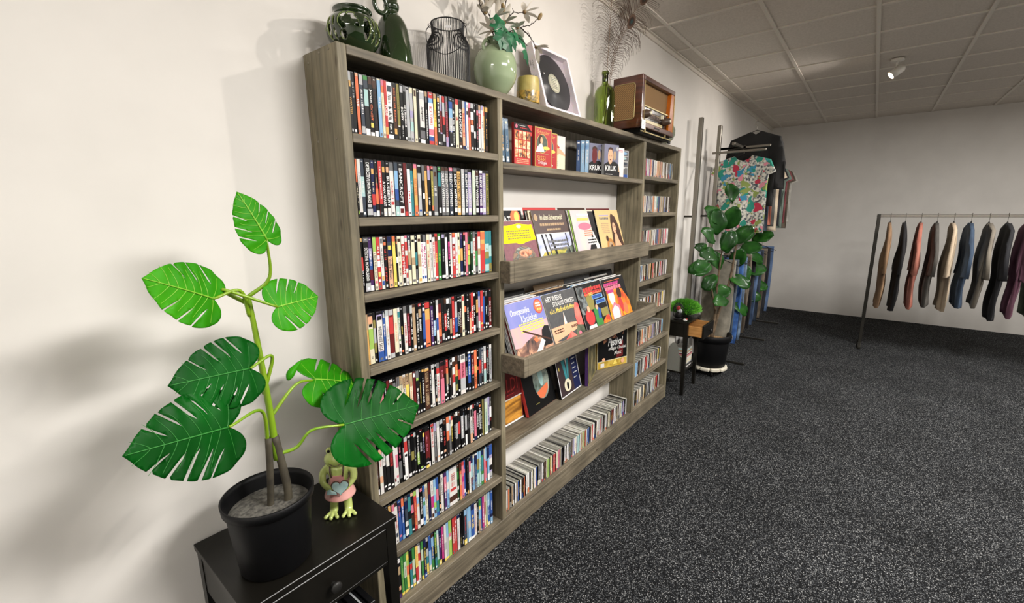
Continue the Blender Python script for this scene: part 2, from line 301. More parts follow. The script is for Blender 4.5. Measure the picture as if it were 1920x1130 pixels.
# ---------------------------------------------------------------- DVD cases
ROWS={1:"""49.2 58.9 k 0-.14s .14-.24A TWANTED,A,.4,.68
59.4 72.7 K m,s,.15,.42
73.7 85.2 O 0-.05E TBOOMER,W,.42,.58
90.2 104.5 I 0-.16s TBLACKWATER,W,.24,.66 .85-.97s
105.5 122.1 k 0-.07G .07-.2I .22-.5t .88-1W
123.2 137.9 K 0-.12D TJohan,W,.2,.42 TCruijff,O,.45,.73 .77-.85Y .93-1W
138.5 152.9 k .02-.18D m,D,.22,.85 .9-1W
154.6 168.5 b m,W,.3,.5 0-.02C
169 180.1 c .1-.22O 0-.1P m,E,.25,.8
180.6 192.7 R TPOLIS,W,.42,.6 .8-.93A .6-.66R
193.8 216 W .06-.17I TTHE ROMANTICS,k,.22,.66 .7-.92k m,W,.74,.9
217.2 232.3 k .06-.8D m,O,.08,.7 .8-.9A
232.9 244.7 U .74-1k m,D,.12,.5 .74-.76W
245.3 258.1 K .02-.14s TBOBBY,W,.4,.64 m,W,.72,.95
259.6 272.4 K 0-.1S TThe Duel and the Cup,W,.34,.75
273.3 288.7 s .02-.05k .92-.98S
289.6 304.3 s .42-.55v .62-.8t 0-.1c
305.2 318.6 c .03-.14D 
319.2 334 K m,W,.9,.94
334.4 357.4 w .03-.16s TSpringvloed,K,.3,.56 .69-1K .75-.9S .92-1W
359 370.2 K 0-.09d TTHE KENSINGTON,W,.34,.9 .1-.2S
371.4 396.1 B 0-.11R .2-.84W TBOX TOPPERS,R,.27,.62 .7-.82P .93-1R .11-.2b
400 413.3 Y 0-.1d .64-1O TGELD,O,.3,.56
414.2 429.3 k .06-.14A TFrom Paris With Love,W,.16,.75
430.3 443.7 v .3-.72r .75-1k 0-.15s m,R,.4,.7
445 457.5 k .1-.4s .4-.56R .75-.9s 0-.12R
458.8 472.9 S .3-.8r m,P,.1,.9 .8-1v
474.6 494.4 B .22-.4b .4-.66s .68-1k TJACK,W,.55,.72 0-.08k
495.8 511.7 K .1-.18D TCOUNTRYMAN,W,.24,.66 m,s,.7,.95
512.4 529.6 c 0-.1R TARIE,R,.35,.5
530.4 547.9 k TBANCROFT,W,.18,.76 .86-1D
549 564.2 E 0-.14s TVERDACHT,R,.25,.74 .92-1N
564.9 571.9 B
572.3 584.5 W .05-.12s .18-.26k
584.9 597.4 P .1-.3r .36-1O
599 617.2 k 0-.1s .18-.34W .35-.44O .46-.6W
617.6 628.5 k .12-.17W .58-.72W
629.3 642.8 k .12-.22P m,P,.4,.85
643.2 656.4 w .1-.16v .17-.5R TMAID,W,.2,.48 0-.1d
657.2 673.5 w 0-.1v m,S,.35,.5
673.9 684.1 A .1-.2R m,k,.3,.8
685.8 702.4 K 0-.1A m,A,.25,.7 .85-.96D""",
2:"""50.5 56.9 k 0-.4O .9-.96L m,c,.4,.8
57.5 70.2 w .93-1k m,s,.2,.7
71.1 85.2 I .3-.65t TDUCHESS,W,.32,.62 .65-.85I
85.9 107.7 k TDETECTIVE,W,.05,.38 TMONTALBANO,W,.4,.76 .78-.84s .87-.98s
108.8 122.4 N .14-.24A .6-.8R m,c,.36,.58 .93-1s
123.5 135.5 k .4-.5R .5-.78O m,d,.2,.45 .9-1W
136.4 151.4 R .78-1k m,W,.1,.7 
152.8 166.8 k .1-.2A TA MAN APART,W,.36,.82 .86-1w
168 182.4 K .1-.2E TBLUEBERRY,W,.27,.83 .85-1w
183.9 201.5 w 0-.15S m,R,.33,.68 .73-.79R
203.3 219.5 I .15-.5b .5-.7B .82-1t
220.5 242.9 k TBANCROFT,W,.1,.76 .82-1W .86-.95r
243.7 257.5 r m,D,.2,.8 .92-1R
258.2 272.7 W 0-.1k m,R,.52,.8
273.8 286.6 T 0-.12k m,t,.3,.6
287.1 302.8 A 0-.08P TRED EYES,O,.28,.6 .8-1O
303.4 309.9 D
310.5 326.5 s .03-.16k .45-.6w .88-.92B
327.1 340.6 k 0-.3S .55-.66W
341.8 354.4 A 0-.1D m,c,.4,.8 
356.2 369.2 k 0-.08P .08-.28v TCRAIG,W,.64,.82 .92-1W
370.8 383.5 k 0-.06R .1-.8U m,Y,.3,.6 .8-.9O
385.1 405 S .1-.2D TNAMELOOS,W,.4,.62 .93-1s
406.9 421.7 k 0-.08G .12-.4T .84-.95W
422.8 440.9 S 0-.07D TSILENT WITNESS,W,.12,.82 .84-.94W
444.8 463.3 S 0-.06D TSILENT WITNESS,w,.12,.82 .84-.94w
466.2 486.1 I 0-.07P TSILENT WITNESS,W,.12,.82
490.6 510.4 k 0-.07S TSILENT WITNESS,W,.12,.82 .84-.94W
512.5 532 A 0-.06k TSILENT WITNESS,k,.1,.8 .85-.95w
534.5 552.5 s TSILENT WITNESS,W,.1,.82 .85-.95w
556.3 572.8 I 0-.06S TSILENT WITNESS,W,.1,.82 .85-.95W
574.7 594.6 v 0-.06k TSILENT WITNESS,w,.1,.82 .85-.95w
597.9 616.6 l TSILENT WITNESS,w,.1,.82 .85-.95w
619.2 638.6 K 0-.12D TSILENT WITNESS,W,.12,.8 .85-.95W
641.3 660 V 0-.06W TSILENT WITNESS,W,.1,.8 .85-.95W
661 681.4 v 0-.05k TSILENT WITNESS,w,.1,.82 .85-.95w
684.5 703.9 U .05-1U TSILENT WITNESS,g,.1,.82 0-.05k""",
3:"""49.5 58.1 K 0-.06A .35-.6R m,W,.6,.9
60 80.4 k 0-.08S TDETECTIVE,W,.18,.42 TMONTALBANO,W,.45,.8 .84-1s
81.4 95.1 V .2-.38v .38-.6B TTRUE BLUE,W,.25,.55 .6-.8r .9-1W
95.5 109.2 c 0-.27L TTHREE BURIALS,S,.3,.78 .82-.87P
110.2 123.7 R TALLES,W,.16,.32 .34-.42W .44-.56W .66-.75Y .8-.85W
124.7 138 w .03-.12S .75-.83A .84-.93B m,S,.2,.6
139.3 153 k 0-.06D .1-.16O TJUNGLE RUSH,R,.24,.88 
157.3 175.5 E 0-.1N .1-.25I .17-.25Y .25-.38N TVolle Maan,S,.42,.83
176.5 190 Y 0-.1O .9-.96U m,O,.02,.2
190.5 198.2 k .1-.15O .4-.52W .9-.96W
199.3 216.6 c .05-.11D m,S,.3,.8
218.2 233 R 0-.16w TNEW IN TOWN,W,.2,.78 .78-1w .84-.95k
233.4 245 w .12-.3R .4-.66R .75-.85R 0-.05P
245.8 259.3 I .1-.3S .3-.6d .7-1c TSPACE,W,.1,.35
260.4 277.9 c .08-.13k .45-.6d .9-.95S
278.7 289.2 K .1-.14W .35-.62T .7-1S
289.8 306.5 c .08-.14D .4-.65d .9-.96A
306.9 319 W 0-.15k Timagine me & you,M,.2,.82 .86-.92B
319.6 334 W 0-.15S TMy Father's,M,.24,.7 .86-.92B
334.6 349.6 c .12-.2O TLiefde,R,.35,.75
350.5 363.5 w .12-.17k m,S,.3,.8
363.9 378 w 0-.06k TREGISSEUR,R,.14,.72
378.6 393.9 R .06-.16D TAppels,Y,.42,.62 .92-.96W
394.4 410 G .06-.13W TPeren,L,.42,.62 .92-.96W
412.5 431.3 K .02-.1v TSERVICE,s,.34,.64 .91-.97W
431.9 445.1 W 0-.08k m,P,.4,.75
446.2 458.2 K .18-.58M TVALENTINE,K,.2,.55 TS DAY,W,.6,.74
458.8 472.6 w .02-.05D
473.2 489.2 R 0-.06O .1-.24W TRUNNER,W,.3,.74 .26-.3r
490.4 504.6 w m,P,.4,.75 .8-.84P
505.2 517.5 c .1-.16k .3-.38E .5-.7Y
518.4 533.5 N 0-.15V .36-.64A .9-.97W
534.1 547 k 0-.06R .2-.3W TWASHINGTON,W,.34,.76
547.6 562.5 P .22-.28d TLUST,O,.42,.8
563.1 576.9 g .28-.36O .42-.54Y .3-.4A .55-.75L 0-.1D
577.9 590.3 g .22-.5t m,s,.25,.55 .9-.95W
590.9 605.1 w 0-.15S m,R,.2,.85
605.7 620.3 k .12-.45r .45-.8G .82-.95S
621 638.1 w .0-.12R .4-.55d
638.8 667.3 O 0-.3A .45-1R .02-.2O
668.4 696.2 T .3-.5t .5-.66U m,U,.4,.6 .8-.97t
696.6 714 T .35-.62t .78-1U""",
4:"""49.2 56.8 O 0-.3d .3-1A
57.3 76.6 c 0-.05k .05-.2E .2-.26k .3-.7L m,S,.85,.9
78.3 88.7 k .14-.3U .3-.6s .6-.8U
90.7 115 v 0-.05k .08-.16k TWEISSENSEE SAGA,k,.28,.78 .8-1B .16-.78w
115.6 126.1 B 0-.13k .05-.13s TEXODUS,W,.26,.52 
126.5 141.5 w 0-.12s m,d,.3,.75
143.3 162.7 R 0-.11s .11-.15r .5-.9r .9-1s
164.9 183.1 c m,E,.3,.7 .92-1k
183.7 194.6 w .08-.2T m,G,.22,.6 .66-.7G .76-.84k
195.2 206.8 K TTROJA,Y,.4,.58 .9-.95O
207.5 222.1 w 0-.14S TDIE WELLE,R,.34,.78 
223.1 237.3 k .15-.85r m,P,.2,.8 .9-.97W
238 250.7 K 0-.17s TPeter Carson,W,.22,.75 
251.4 266.7 d 0-.06D .88-.95W m,s,.1,.2
267.7 280.5 K TNAMESAKE,W,.2,.85
281.2 296.5 k 0-.06R .12-.3d TSHADOWS,W,.35,.6
297.6 312.4 N 0-.1k .1-.17W .22-.8B .88-.93W
313.8 338.7 O 0-.16k .02-.14R .16-.4A .92-.95D
339.5 354.1 V 0-.1k TKENSINGTON,W,.2,.8
354.9 366.8 K .45-.8b TOVERTOOM,W,.47,.78
367.5 380.3 w 0-.12s .4-.68B
382 398.5 R 0-.1k .1-1r .3-.85O m,r,.2,.7
399.1 411.9 k m,S,.3,.7 .8-.95s
412.5 426.1 k .35-.75R m,W,.4,.7 0-.12D
426.8 442.2 K .02-.14W TTHE PLANET,W,.26,.75 .9-.96W
442.9 455.4 k 0-.15S .5-.85d
456.1 470.2 R TCAST,W,.5,.74 .05-.1k .92-.98W
471.6 486.2 k .13-.5s .5-.85B .9-.97W
487.2 501.7 K TDREAD,s,.4,.72 .1-.13W .93-.96W
502.1 514 k .1-.15W .3-.9D m,W,.3,.8
514.8 529.9 c .03-.14R .84-.9S
530.6 545.2 K .3-.44O .88-.93S
546 558.8 k TTREE OF RED,W,.34,.7 .14-.17W
559.6 571 k 0-.15D .5-1E .45-.6R
571.4 588 R TVALKYRIE,W,.32,.7 .85-.88W
588.8 602.5 K .03-.1W m,W,.33,.65 .82-.97W
603.6 617.1 K .2-.52A TKIPLER,K,.22,.5 .6-.9S
617.9 631.1 v 0-.12B .4-.75P .75-1w
631.5 648.5 R TJAY,W,.4,.52 .8-.84Y
649.3 661.6 B 0-.15k .2-.8B .85-1k
662.4 675.6 K .03-.15S TVergeten,W,.42,.63 .83-.88W .92-.96W
676.5 688.2 K m,s,.4,.7 .85-.9W
688.6 705.1 r TNIGHTFALL,W,.3,.85 .02-.2k .95-.98W""",
5:"""45.8 62.1 k 0-.1k
62.6 82.4 K m,s,.1,.6
82.9 101.1 D 0-.2k .2-.5P
101.6 113.4 K m,W,.1,.6
113.9 126.1 k 0-.2r
126.6 142.2 w .05-.2D m,R,.2,.8
143 156.8 K .1-.3S
157.4 172.7 d 0-.2S .2-.5c m,D,.02,.4
173.2 188.5 c 0-.2d m,S,.05,.7
189 201.8 w .05-.3d m,D,.03,.6
202.4 218.1 c 0-.24d .24-.8Y m,D,.02,.2
218.6 233.4 c .02-.3d m,O,.2,.7
234.6 247.6 r .05-.12W .4-.8r
248.2 264 k 0-.16S .16-.22L TWEEDEN,W,.4,.8
265.7 277.1 K TDe Vader,Y,.3,.78
277.7 293 K .02-.08A TTHE DONATELLO,W,.22,.8
294.2 321.6 D 0-.04k TLOST IN AUSTRALIA,d,.14,.93 .04-.1A
322.2 331.8 k .1-.15r m,W,.2,.65 .93-.97W
332.7 348.4 w 0-.1s .08-.12k m,s,.3,.5
349.3 359.8 K 0-.05s TBEYOND,W,.25,.75 .82-.9d
360.4 377.1 w 0-.12S .12-.25R TPUBLIC ENEMY,R,.32,.85
377.5 398.4 P 0-.2k .1-.4r m,P,.2,.6 .4-1P
398.8 410.7 K 0-.1k .1-.3r .8-.85W
411.1 426.5 k 0-.18R .2-.34O .34-.6d THOLLYWOOD,W,.6,.85
427.3 436.4 K m,W,.45,.65 .05-.2S
437.2 449.5 k .1-.16W .3-.7D
449.9 465.9 w 0-.1W .1-.24D .42-.62R
466.6 482 k 0-.3D .2-.35O .5-.85U .35-.5A .5-.7g
482.8 495.2 K .0-.14S .35-.6R .85-.9W
496.4 527.3 w .02-.12S .2-.6P m,r,.2,.6 .6-.9s
528.5 543.9 K .1-.2S m,s,.35,.6 .9-.94W
545.1 562.8 k 0-.04W .06-.8B m,W,.1,.6
563.6 581.5 k 0-.04W .1-.4r .4-.6R m,W,.2,.7
582.4 600.1 O .4-.6A m,D,.7,.95
601 611.5 K .45-.55O .2-.25W
612.4 629.2 I .3-.65R m,k,.3,.6
630.1 646.2 I m,W,.1,.7 .75-1k
648 664.3 w 0-.12s .44-.6R .64-.95t
665.3 677.2 k .1-.3r m,W,.3,.75
677.7 685.1 K m,s,.1,.8
686 702.3 s 0-.1w m,k,.2,.8""",
6:"""45.2 58 k 0-.8D .88-1W m,s,.1,.7
58.6 73.8 w .0-.1E TDE KLOOF,R,.1,.4 .6-.75E .9-1w
74.8 88.6 w .4-.65k TWATER,K,.05,.35 .6-1k .86-.9W
89.6 104.3 k 0-.45w .86-.9W .94-.98W
105.9 121.5 k .1-.5r TFLESH,R,.1,.5 .9-.94W
122.2 132.9 w .82-.9r
133.6 147.1 w .3-.6P .78-.84P
148.5 163.6 K TTELLS,P,.15,.45 .5-.9S
164.3 175.1 K TPITT BULL,W,.2,.65 .86-.95W
175.8 192.3 W .1-.35R TVIRUS,R,.16,.36 .4-.46k 0-.1s
193.7 207.7 k 0-.05w TNOODLANDER,s,.1,.5 .9-.97W
209.1 224.3 K .02-.06R .42-.62U .9-.94W
224.7 236.8 k 0-.1s m,s,.35,.7 .93-.96W
237.5 249.7 K TWandering Stars,W,.1,.75 .5-.8L
250.5 267 K 0-.03r TTHE SOURCE,s,.3,.55 .88-.93L .95-.98W
267.4 279.1 K .1-.2Y TSHADOWLAND,v,.18,.6 .93-.97s
279.9 297.6 k .1-.75r m,P,.2,.6 .85-.88W .93-1Y
298.7 307.7 K .1-.8r .88-1W
313.1 328.9 w 0-.06R .06-.1k .1-.2R TOUTRAGE,R,.2,.6
330 342.4 S .0-.2v TMONACO,s,.22,.6 .85-.95D
343.8 359.3 w 0-.14s .85-.9E m,s,.4,.7
360.4 379.2 K 0-.1s TNOBODY,W,.2,.6 .8-.86W
379.9 397 K .05-.15D TLOOKING,R,.3,.7 .8-.86E
398.2 414.4 E 0-.15O .15-.35w .35-.6O .6-1k
415.1 426.5 s .1-.2S .5-.9S
428 442.2 k .05-.15R .15-.3c TMOMENTUM,Y,.3,.7
443 456.6 K .0-.1D m,s,.3,.65
457.4 471.1 k 0-.1W .3-.7s m,S,.3,.7
471.5 485.8 k 0-.12D .28-.6R .9-.94W
486.6 502.8 K .15-.75s m,W,.15,.7
503.6 515.3 k .1-.2I m,S,.3,.8
516.1 528.8 K .2-.6s m,S,.2,.6 .72-1W
529.7 544.2 K .03-.09E .2-.9k m,S,.2,.6
545 560.6 w .1-.2k .2-.3k .75-1E m,k,.4,.8
561.5 571.5 k 0-.1R m,W,.2,.8 .3-.5r
572.4 587.8 K .2-.9P TNIGHTMAN,M,.2,.7 .9-1N
588.7 604.8 K 0-.1I TSPAWNED,W,.3,.68
605.7 620.6 K .1-.16O TBLACKBIRD,W,.2,.8
621.5 629.3 k m,s,.3,.8
630.2 641.7 U .05-.9U
643.1 665 l 0-.1s m,T,.3,.9 .95-1W
665.9 680.1 v m,k,.2,.7 .8-1I
681 695.4 K .3-.6W m,W,.05,.3 .62-.7r""",
7:"""59.6 71.6 O .1-.9A .93-1E
72.3 84.7 I 0-1k m,b,.1,.5 .93-.96W
85.4 97.7 k .0-.2A m,s,.3,.8
98.4 112.6 w 0-.15P m,s,.3,.9
113.3 128.1 w .0-.1D TFAMILY,R,.3,.7 .75-.85I
129.2 144.5 B .05-.3N m,P,.1,.4 .85-.9P
145.3 158.5 B 0-.2O TDe Avonturen,W,.2,.6 .9-1b
159.3 174.6 N 0-.1S .3-.9I .6-.72w .8-.95W
175.8 191.3 T 0-.25N .05-.3T .4-.6k .6-.9T
192.1 205.9 k 0-.08E .3-.5P .55-.8D .9-.95W
206.7 221.1 R 0-.12L m,A,.25,.9 .95-1r
221.9 236.4 w .2-.4b .36-.44E .8-.9D
237.2 252.8 K .02-.1P TLAS VEGAS,W,.2,.7 .8-.95W
253.2 267.3 b 0-.15B .15-.3S .4-.5G .8-.9B
267.7 282.8 c .05-.12s .1-.4d m,S,.3,.8
283.2 295.5 N 0-.3r m,V,.3,.8 .93-.97s
296.4 311.8 w TDE VIER,k,.1,.4 .4-.7M .85-.95D
312.3 326.2 b .2-.4t .6-.75L .8-.9D
326.6 340.2 b 0-1B .3-.6P .6-.9T
341.1 354.9 k .2-.5S .75-.85E m,d,.2,.7
355.3 370.6 w TLIESBETH,k,.08,.55
372 387.4 V .1-.5P m,W,.3,.7 .7-1V
389.8 403.6 b .3-.5w m,B,.6,.8
404.4 453.4 w .0-.04s TDALMATIANS,R,.2,.6 TSTORY,R,.15,.5 .75-.9D .55-.62R
454.2 466.6 g 0-.1D .2-.4G .6-.7W
467.5 480.4 O 0-.2D .3-.6E .9-1A m,G,.2,.6
481.3 497 P .4-.55M 0-.1R
497.8 507.7 B .25-.35P .8-.9W
508.5 518.5 K
519.3 528.5 k m,s,.2,.7 .9-1A
529.3 542.1 w 0-.1k .1-.4P m,s,.5,.9
543 556.3 I 0-.2N .2-.6t .6-.8r m,b,.4,.9
557.1 567.9 b 0-.1c .3-.7s m,I,.5,.9
568.8 585.1 N 0-.04W m,b,.3,.9 .8-1S
586 598.8 T 0-.2b .2-.5U .6-1t
599.7 612.7 l 0-.2b m,T,.2,.6 .5-1t
613.6 629 G 0-.15N .2-.6T .7-.9t
630 643.2 E 0-.3s .3-.9P .9-1O
644.1 655.1 b .4-.6R .6-.9P
656.1 671.5 B 0-.35N .35-.8b .8-1W
672.4 693.9 v 0-.3B .4-.6w .6-.75k .8-1s""",
8:"""60.6 74.3 k 0-.15k .2-.7s .75-.9w
75.6 89.5 G .0-.4L .35-.85w .9-1G
91.6 105.7 r TCARS,W,.25,.6 .7-1R
106.7 121.3 k .2-.4d .7-.8E .9-1V .0-.1W
124.2 138.6 G m,L,.1,.9 .93-1Y
139.4 153.3 G .2-.6l m,g,.3,.8 .93-1Y
154 167.7 Y .2-.35L .35-.6O 0-.06L
168.4 181.2 T 0-.3k .35-.5R .55-.9T .92-.97W
181.9 196.3 G .3-.7l .93-1Y .8-.92w
197.1 212.4 R 0-.55Y m,P,.1,.5 .92-1W
213.2 226.8 w 0-.05S .25-.45R
227.6 240.5 G .2-.5l .9-1Y
241.7 256.8 N .2-.5k TMADAGASCAR,Y,.2,.8 .88-1B
257.6 270.9 s .1-.3k .5-.7T .7-1Y
271.3 285.6 w .0-.4B .4-.8b .8-1c
287.6 302.4 B 0-.1D .1-.35b TASTERIX,Y,.35,.7 .7-1G
303.3 315.4 g .0-.4G TTURTLE,Y,.15,.6 .7-1T
316.2 328.4 t .1-.4w .8-1G
329.7 344.1 V .0-.3N TReine,W,.2,.55 .87-1Y
345.4 358.8 M m,W,.2,.7 .9-1k
359.6 373.6 w .5-.7s .93-1Y
374.5 389 b .4-.9s .93-1Y
390.4 409.6 G .0-1L .35-.55c .35-.45P .93-1L
410.8 425.6 R TTHE FLY,W,.25,.7
426.5 441.4 R m,W,.1,.7 
442.3 458.8 w 0-.1N m,v,.2,.9
460.1 472.8 k .0-.6K m,U,.7,.9
473.2 485.1 K m,W,.7,.95
486.5 504.4 I 0-.15b m,R,.2,.7 .85-1Y
504.8 513 b m,s,.1,.9
513.4 532.1 b .4-.6s .9-1W
533 557.1 B TSCOOBY,Y,.3,.7 0-.15N .93-1W
558.5 576.9 w .0-.05k m,R,.1,.9
577.9 587.4 k m,s,.2,.8
587.9 604.2 b 0-.2G .2-.3Y .6-1d
605.2 612.4 B
613.4 629 M m,W,.2,.8
629.5 640.9 c .2-.6d m,R,.3,.6
641.9 653.3 l 0-.2s .8-1Y
654.3 670.9 B .0-.4b m,W,.2,.7 .9-1c
671.9 689.3 N .0-.7B m,w,.3,.6 .8-1b"""}

LIT={'WANTED','Johan','Cruijff','BOBBY','Springvloed','BOX TOPPERS','BANCROFT','DETECTIVE','MONTALBANO','A MAN APART','BLUEBERRY','RED EYES','SILENT WITNESS','Volle Maan','NEW IN TOWN',"My Father's",
 'WEISSENSEE SAGA','THE PLANET','DREAD','VALKYRIE','imagine me & you','POLIS','DAY'}
CASE=plain('dvd_case_plastic','111113',.32); CASEW=plain('disc_case_clear_plastic','8f8d85',.25)
CASEB=plain('sleeve_board_edge','d8d4c8',.7)
ROWN=['top','second','third','fourth','fifth','sixth','seventh','bottom']
def marks(mb,col,x0,x1,zt,zb,y,seed):
    r=random.Random(seed); z=zt; wd=x1-x0; cx=(x0+x1)/2; 
    k=r.choice((.42,.5,.6)); sp=r.choice((.0022,.003,.0038))
    while z-sp>zb:
        if r.random()<.86:
            h=sp*r.uniform(.55,.9); a=wd*k*.5*r.uniform(.75,1)
            if r.random()<.5: mb.add([(cx-a,y,z-h),(cx+a,y,z-h),(cx+a,y,z),(cx-a,y,z)],[(0,1,2,3)],col)
            else:
                mb.add([(cx-a,y,z-h*.45),(cx+a,y,z-h*.45),(cx+a,y,z),(cx-a,y,z)],[(0,1,2,3)],col); mb.add([(cx-a,y,z-h),(cx-a*.2,y,z-h),(cx-a*.2,y,z-h*.45),(cx-a,y,z-h*.45)],[(0,1,2,3)],col)
        z-=sp*1.25
def dvd(x0,x1,spec,zs,row,idx,tot):
    sp=[spec[0]]+re.findall(r"T[^,]+,\w,[\d.]+,[\d.]+|\S+",spec[1:]); base=sp[0]; zs+=.0006; r=random.Random(row*100+idx)
    y=YF+r.uniform(-.0025,.003); hh=.19+r.uniform(-.0012,.0008); wd=x1-x0; dep=min(.135,.158)
    root=MB(); root.box(x0,x1,y+.0012,y+dep,zs,zs+hh,CASE,c=.0009); 
    names=[c for c in (s for s in sp[1:])]
    tcol=None
    sl=MB(); a,b=x0+.0007,x1-.0007; zt,zb=zs+hh-.0035,zs+.0035; hz=zt-zb
    def q(t0,t1,m,yy,i0=0,i1=0): sl.add([(a+i0,yy,zt-t1*hz),(b-i1,yy,zt-t1*hz),(b-i1,yy,zt-t0*hz),(a+i0,yy,zt-t0*hz)],[(0,1,2,3)],m)
    sl.box(a,b,y,y+.0014,zb,zt,pal(base)); lay=1
    tx=MB(); bands=[]
    for s in sp[1:]:
        if s[0] in 'Tm' and ',' in s:
            f=s.split(','); c=f[1]; t0,t1=float(f[2]),float(f[3]); tcol=tcol or c
            t=f[0][1:]
            if s[0]=='T' and t in LIT:
                z0,z1=zt-t0*hz,zt-t1*hz; k=.16*wd if wd<.02 else .22*wd
                # reads downwards: glyph x runs down, glyph y runs towards +x
                vs,fs,_=glyphs(t,True)
                tx.add([(x0+k+gy*(wd-2*k),y-.0007,z0+gx*(z1-z0)) for gx,gy in vs],fs,pal(c))
            elif s[0]=='T': marks(tx,pal(c),x0,x1,zt-t0*hz,zt-t1*hz,y-.0007,row*1000+idx)
            else: marks(tx,pal(c),x0+wd*.12,x1-wd*.12,zt-t0*hz,zt-t1*hz,y-.0007,row*1000+idx+7)
        else:
            g=re.match(r'([\d.]+)-([\d.]+)(\w)$',s)
            if g:
                t0,t1=float(g[1]),float(g[2]); c=g[3]; bands.append((t1-t0,c)); lay+=1
                q(t0,t1,pal(c),y-.00006*lay, wd*.12 if t1-t0<.12 and t1<.97 and t0>.01 else 0, wd*.1 if t1-t0<.12 and t1<.97 and t0>.01 else 0)
    # publisher / rating marks near the foot, small print at the head
    dark=base in 'KkNrVIgBD'
    if not any('.9' in s for s in sp): q(.925,.97,pal('W' if dark else 'S'),y-.0006,wd*.22,wd*.22)
    if dark and r.random()<.6: q(.025,.045,pal('s'),y-.0006,wd*.25,wd*.25)
    o=root.build('dvd_case'); s_=sl.build('printed_spine',o)
    if tx.v: tx.build('lettering',o)
    bc_=NAMES[base]; acc=None
    bands.sort(reverse=True)
    for b_ in bands:
        if b_[1]!=base and b_[0]>.07: acc=NAMES[b_[1]]; break
    d='%s DVD case'%bc_
    if tcol and acc: d='%s DVD case with %s lettering and %s patch'%(bc_,NAMES[tcol],acc)
    elif tcol: d='%s DVD case with %s lettering'%(bc_,NAMES[tcol])
    elif acc: d='%s DVD case with %s patch'%(bc_,acc)
    if idx*2<tot: pos='%s from left'%ordn(idx+1)
    else: pos='%s from right'%ordn(tot-idx)
    lb='%s, %s, %s left-hand shelf'%(d,pos,ROWN[row-1])
    if len(lb.split())>16: lb='%s DVD case with %s patch, %s, %s left-hand shelf'%(bc_,acc,pos,ROWN[row-1])
    tag(o,lb,'dvd','DVD cases in the left bookcase column')
for row,txt in ROWS.items():
    L=txt.strip().split('\n')
    for i,l in enumerate(L):
        a,b,s=l.split(' ',2); dvd(float(a)/1000,float(b)/1000,s,ZS[row-1],row,i,len(L))
# ---------------------------------------------------------------- compact discs
CDB='wwwwOdkdSkWdBKWDkOkWwWkWcKWdBKWKwWkDDcLLKYcKRRKccPPdSKKKWKWkWIISDsvWcWttTWKddLdkOWBWBkDcRRWWKKDWcwwPdSsDDkSWkkccckDDrrrWKKWkdDDDwccbSvvIKKss'
CDR=["wwPwEPsBwwkPPEvNNwwDcWEddEdPdEdwcsDDSwwDSSNbkSkIs","dRRRcEwdwBNwsswSsswdOdwcWtTIBkdSdwcdSSvSwkDDwdSDk","kWkPrrdkSkkwwRPwddkccwkSWSSBSvRrddDwkwPwwRPwWWw","kcdwDBbSwdwckkNSSddcAkdRkdDkcwdkDDwRsPkDwdvSwwW","RkkKwwwkwwkKwWkdDkwsOkBwkdkDDwkESkcdORkDkwYYdwW","kskAAkNIkkdAOwkWkwdkDEkddkvPkNkdwkwWkrrVTbb","IdkwbbbkDkSdkwwWrRRkwdkddwkdwPkwkSYYkw","rPwksKkKdwdwcwSkcAkKkwsISkIwtwkwdrkRkwsk"]
XE=[2.984,2.97,2.967,2.981,2.966,2.976,2.951,2.981]
TOPS=[mt('disc_case_%d'%i,lambda h=h,i=i:plain('disc_case_tone_%s'%'abcdef'[i],h,.3)) for i,h in enumerate(('8f8d85','6f6d66','a9a69c','cdcac0','7d7a70','4a4844'))]
def cdmesh(w_,dark):
    m=MB(); m.box(0,w_-.0007,.0008,.142,0,.1245,CASE if dark else TOPS[int(w_*1e5)%4 if False else rnd.randrange(6)],c=.0006); return m
cds=[]
x=XA+TX+.002
for i,c in enumerate(CDB): cds.append((x,.0106,ZS[7],c,0,i,len(CDB))); x+=.0108
for rw in range(8):
    s=CDR[rw]; x=XB+TX+.002; n=int((XE[rw]-x)/.0107)
    for i in range(n): cds.append((x,.0106,ZS[rw],s[int(i*len(s)/n)],rw+1,i,n)); x+=.0107
sc_=[]
for k,c in enumerate(cds):
    a=proj((c[0],YF,c[2]+.06)); sc_.append((-(1/a[2]**2)*(.8 if c[4] else 1),k))
keep=set(k for _,k in sorted(sc_)[:300])
rest=MB()
